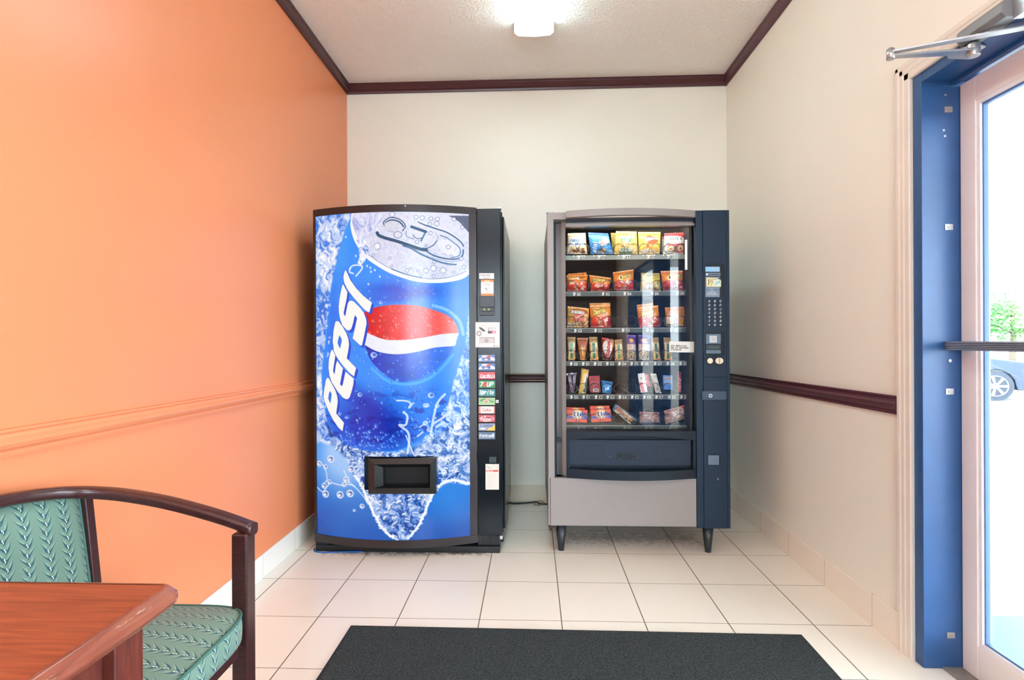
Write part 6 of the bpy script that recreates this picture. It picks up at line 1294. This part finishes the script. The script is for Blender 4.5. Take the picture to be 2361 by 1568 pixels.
# car, seen through the lower glass
cr = empty('car', (10.5, 10.5, -.28), 'dark blue car parked outside beyond the glass door', 'car')
CB = mat('dark_blue_car_paint', '#14283f', .35, metal=.0, coat=.3, var=.02)
def cl(x, y, z):     # car coordinates: x forward (towards the front bumper), y to its left, z up
    a = R(-20); X_, Y_ = math.cos(a), math.sin(a)
    return (10.5 + x * X_ - y * Y_, 10.5 + x * Y_ + y * X_, -.28 + z)
side = [(-2.2, .35), (-2.25, .75), (-2.15, .98), (-1.7, 1.05), (-1.1, 1.42), (-.2, 1.46), (.55, 1.32), (1.15, .98), (1.95, .86), (2.25, .70), (2.32, .45), (2.25, .24), (1.75, .22)]
def arcp(cx, r0=.37): return [(cx + r0 * math.cos(a), .33 + r0 * math.sin(a)) for a in np.linspace(0.0, math.pi, 9)]
side = side[:-1] + [(1.80, .24)] + arcp(1.40) + [(.9, .22), (-.9, .22)] + arcp(-1.35) + [(-1.8, .24), (-2.15, .24)]
mb = MB(); W_ = .88
inn = lambda z: W_ if z < .95 else W_ - (z - .95) * .42
V = [cl(x, -inn(z), z) for x, z in side] + [cl(x, inn(z), z) for x, z in side]; n = len(side)
mb.add(V, [tuple(range(n)), tuple(range(n, 2 * n))[::-1]] + [(i + n, (i + 1) % n + n, (i + 1) % n, i) for i in range(n)])
prt('body', mb, CB, cr, bevel=.02)
DG = mat('dark_car_glass', '#28343e', .05, coat=.5)
for s_ in (-1, 1):
    W2 = [(-1.05, 1.34), (-.2, 1.38), (.45, 1.26), (.95, 1.02), (-1.45, 1.04)]
    pts = [cl(x, s_ * (inn(z) + .006), z) for x, z in W2]; nv_ = Vector(cl(0, s_ * .004, 0)) - Vector(cl(0, 0, 0))
    prt('side_window', MB().prism(pts, nv_), DG, cr)
prt('windscreen', MB().prism([cl(.60, -.66, 1.315), cl(.60, .66, 1.315), cl(1.14, .80, 1.0), cl(1.14, -.80, 1.0)], Vector(cl(.012, 0, .012)) - Vector(cl(0, 0, 0))), DG, cr)
TY = mat('black_tyre_rubber', '#2c323c', .8); RIM = mat('silver_alloy', '#7c828a', .4, metal=.3)
for x in (1.40, -1.35):
    for s_ in (-1, 1):
        a, b = Vector(cl(x, s_ * .70, .33)), Vector(cl(x, s_ * .90, .33)); wl = prt('wheel', MB().cyl(a, b, .33, n=40), TY, cr)
        d = (b - a).normalized(); mb = MB().cyl(b - d * .01, b + d * .006, .235, n=36); prt('rim', mb, mat('dark_rim_gap', '#2c3038', .4, metal=.4), wl)
        sp = MB(); ax = Vector(cl(1, 0, 0)) - Vector(cl(0, 0, 0))
        for k in range(7):
            t = 2 * math.pi * k / 7; u = ax * math.cos(t) + Vector((0, 0, 1)) * math.sin(t); q = d.cross(u); c0 = b + d * .006
            sp.prism([c0 + u * .03 - q * .022, c0 + u * .03 + q * .022, c0 + u * .225 + q * .030, c0 + u * .225 - q * .030], d * .01)
        sp.cyl(b + d * .004, b + d * .02, .05, n=20); sp.tube([b + d * .008 + (ax * math.cos(t) + Vector((0, 0, 1)) * math.sin(t)) * .225 for t in np.linspace(0, 2 * math.pi, 37)], .014, 6, cap=False)
        prt('spokes', sp, RIM, wl)
for s_ in (-1, 1):
    prt('headlight', MB().prism([cl(2.02, s_ * .84, .80), cl(2.27, s_ * .62, .69), cl(2.30, s_ * .62, .56), cl(2.08, s_ * .86, .62)], Vector(cl(.02, s_ * .02, .02)) - Vector(cl(0, 0, 0))), mat('clear_headlight', '#dfe6ee', .1), cr)
    p = Vector(cl(2.27, s_ * .68, .40)); prt('fog_lamp', MB().cyl(p, p + (Vector(cl(.06, 0, 0)) - Vector(cl(0, 0, 0))), .06), mat('clear_headlight', '#dfe6ee', .1), cr)
prt('bumper_grille', MB().prism([cl(2.325, -.55, .50), cl(2.325, .55, .50), cl(2.30, .55, .32), cl(2.30, -.55, .32)], Vector(cl(.02, 0, 0)) - Vector(cl(0, 0, 0))), TY, cr)
# trees
LEAFM = mat('fresh_green_leaves', '#5c9448', .6, var=.25, scale=2.5); LEAFB = mat('dark_green_leaves', '#3c6a4c', .6, var=.25, scale=2.5); BARK = mat('grey_bark', '#6c6054', .9, var=.15)
def tree(x, y, h, r, m, seed, label, conic=False):
    t = empty('tree', (x, y, -.28), label, 'tree', 'trees beyond the parking lot'); rg = random.Random(seed)
    prt('trunk', MB().tube([(x, y, -.28), (x + .1, y, h * .4), (x, y, h * .8)], [.16, .11, .04], 8), BARK, t)
    br = MB()
    for k in range(6): a = rg.uniform(0, 6.28); z = h * rg.uniform(.3, .6); br.tube([(x, y, z), (x + r * .6 * math.cos(a), y + r * .6 * math.sin(a), z + h * .2)], [.05, .02], 6)
    prt('branches', br, BARK, t)
    lf = MB(); cl_ = []
    for k in range(46 if not conic else 40):
        a = rg.uniform(0, 6.28)
        if conic: z = rg.uniform(.15, 1.); rr = r * (1 - z) * rg.uniform(.5, 1.) + .1; cl_.append((x + rr * math.cos(a), y + rr * math.sin(a), h * z, r * .28 * (1.25 - z)))
        else: e = rg.uniform(-.6, 1.2); rr = r * rg.uniform(.35, .95) * math.cos(e * .9); cl_.append((x + rr * math.cos(a), y + rr * math.sin(a), h * .58 + h * .36 * math.sin(e), r * .34))
    for cx, cy, cz, cr0 in cl_:
        for q in range(60):
            v = Vector((rg.gauss(0, 1), rg.gauss(0, 1), rg.gauss(0, .8))).normalized() * cr0 * rg.uniform(.6, 1.05); p = Vector((cx, cy, cz)) + v
            u = Vector((rg.gauss(0, 1), rg.gauss(0, 1), rg.gauss(0, 1))).normalized(); w_ = u.orthogonal().normalized(); s0 = .12
            lf.add([p - u * s0, p + w_ * s0 * .5, p + u * s0, p - w_ * s0 * .5], [(0, 1, 2, 3)])
    prt('foliage', lf, m, t)
tree(23.5, 22.2, 3.1, 2.1, LEAFM, 1, 'bright green rounded tree just right of the conifer beyond the parked car')
tree(28.8, 23.4, 3.2, 2.2, LEAFM, 2, 'bright green tree at the right edge of the glass')
tree(25.4, 27.6, 5.0, 1.5, LEAFB, 3, 'dark pointed conifer rising above the green trees', True)
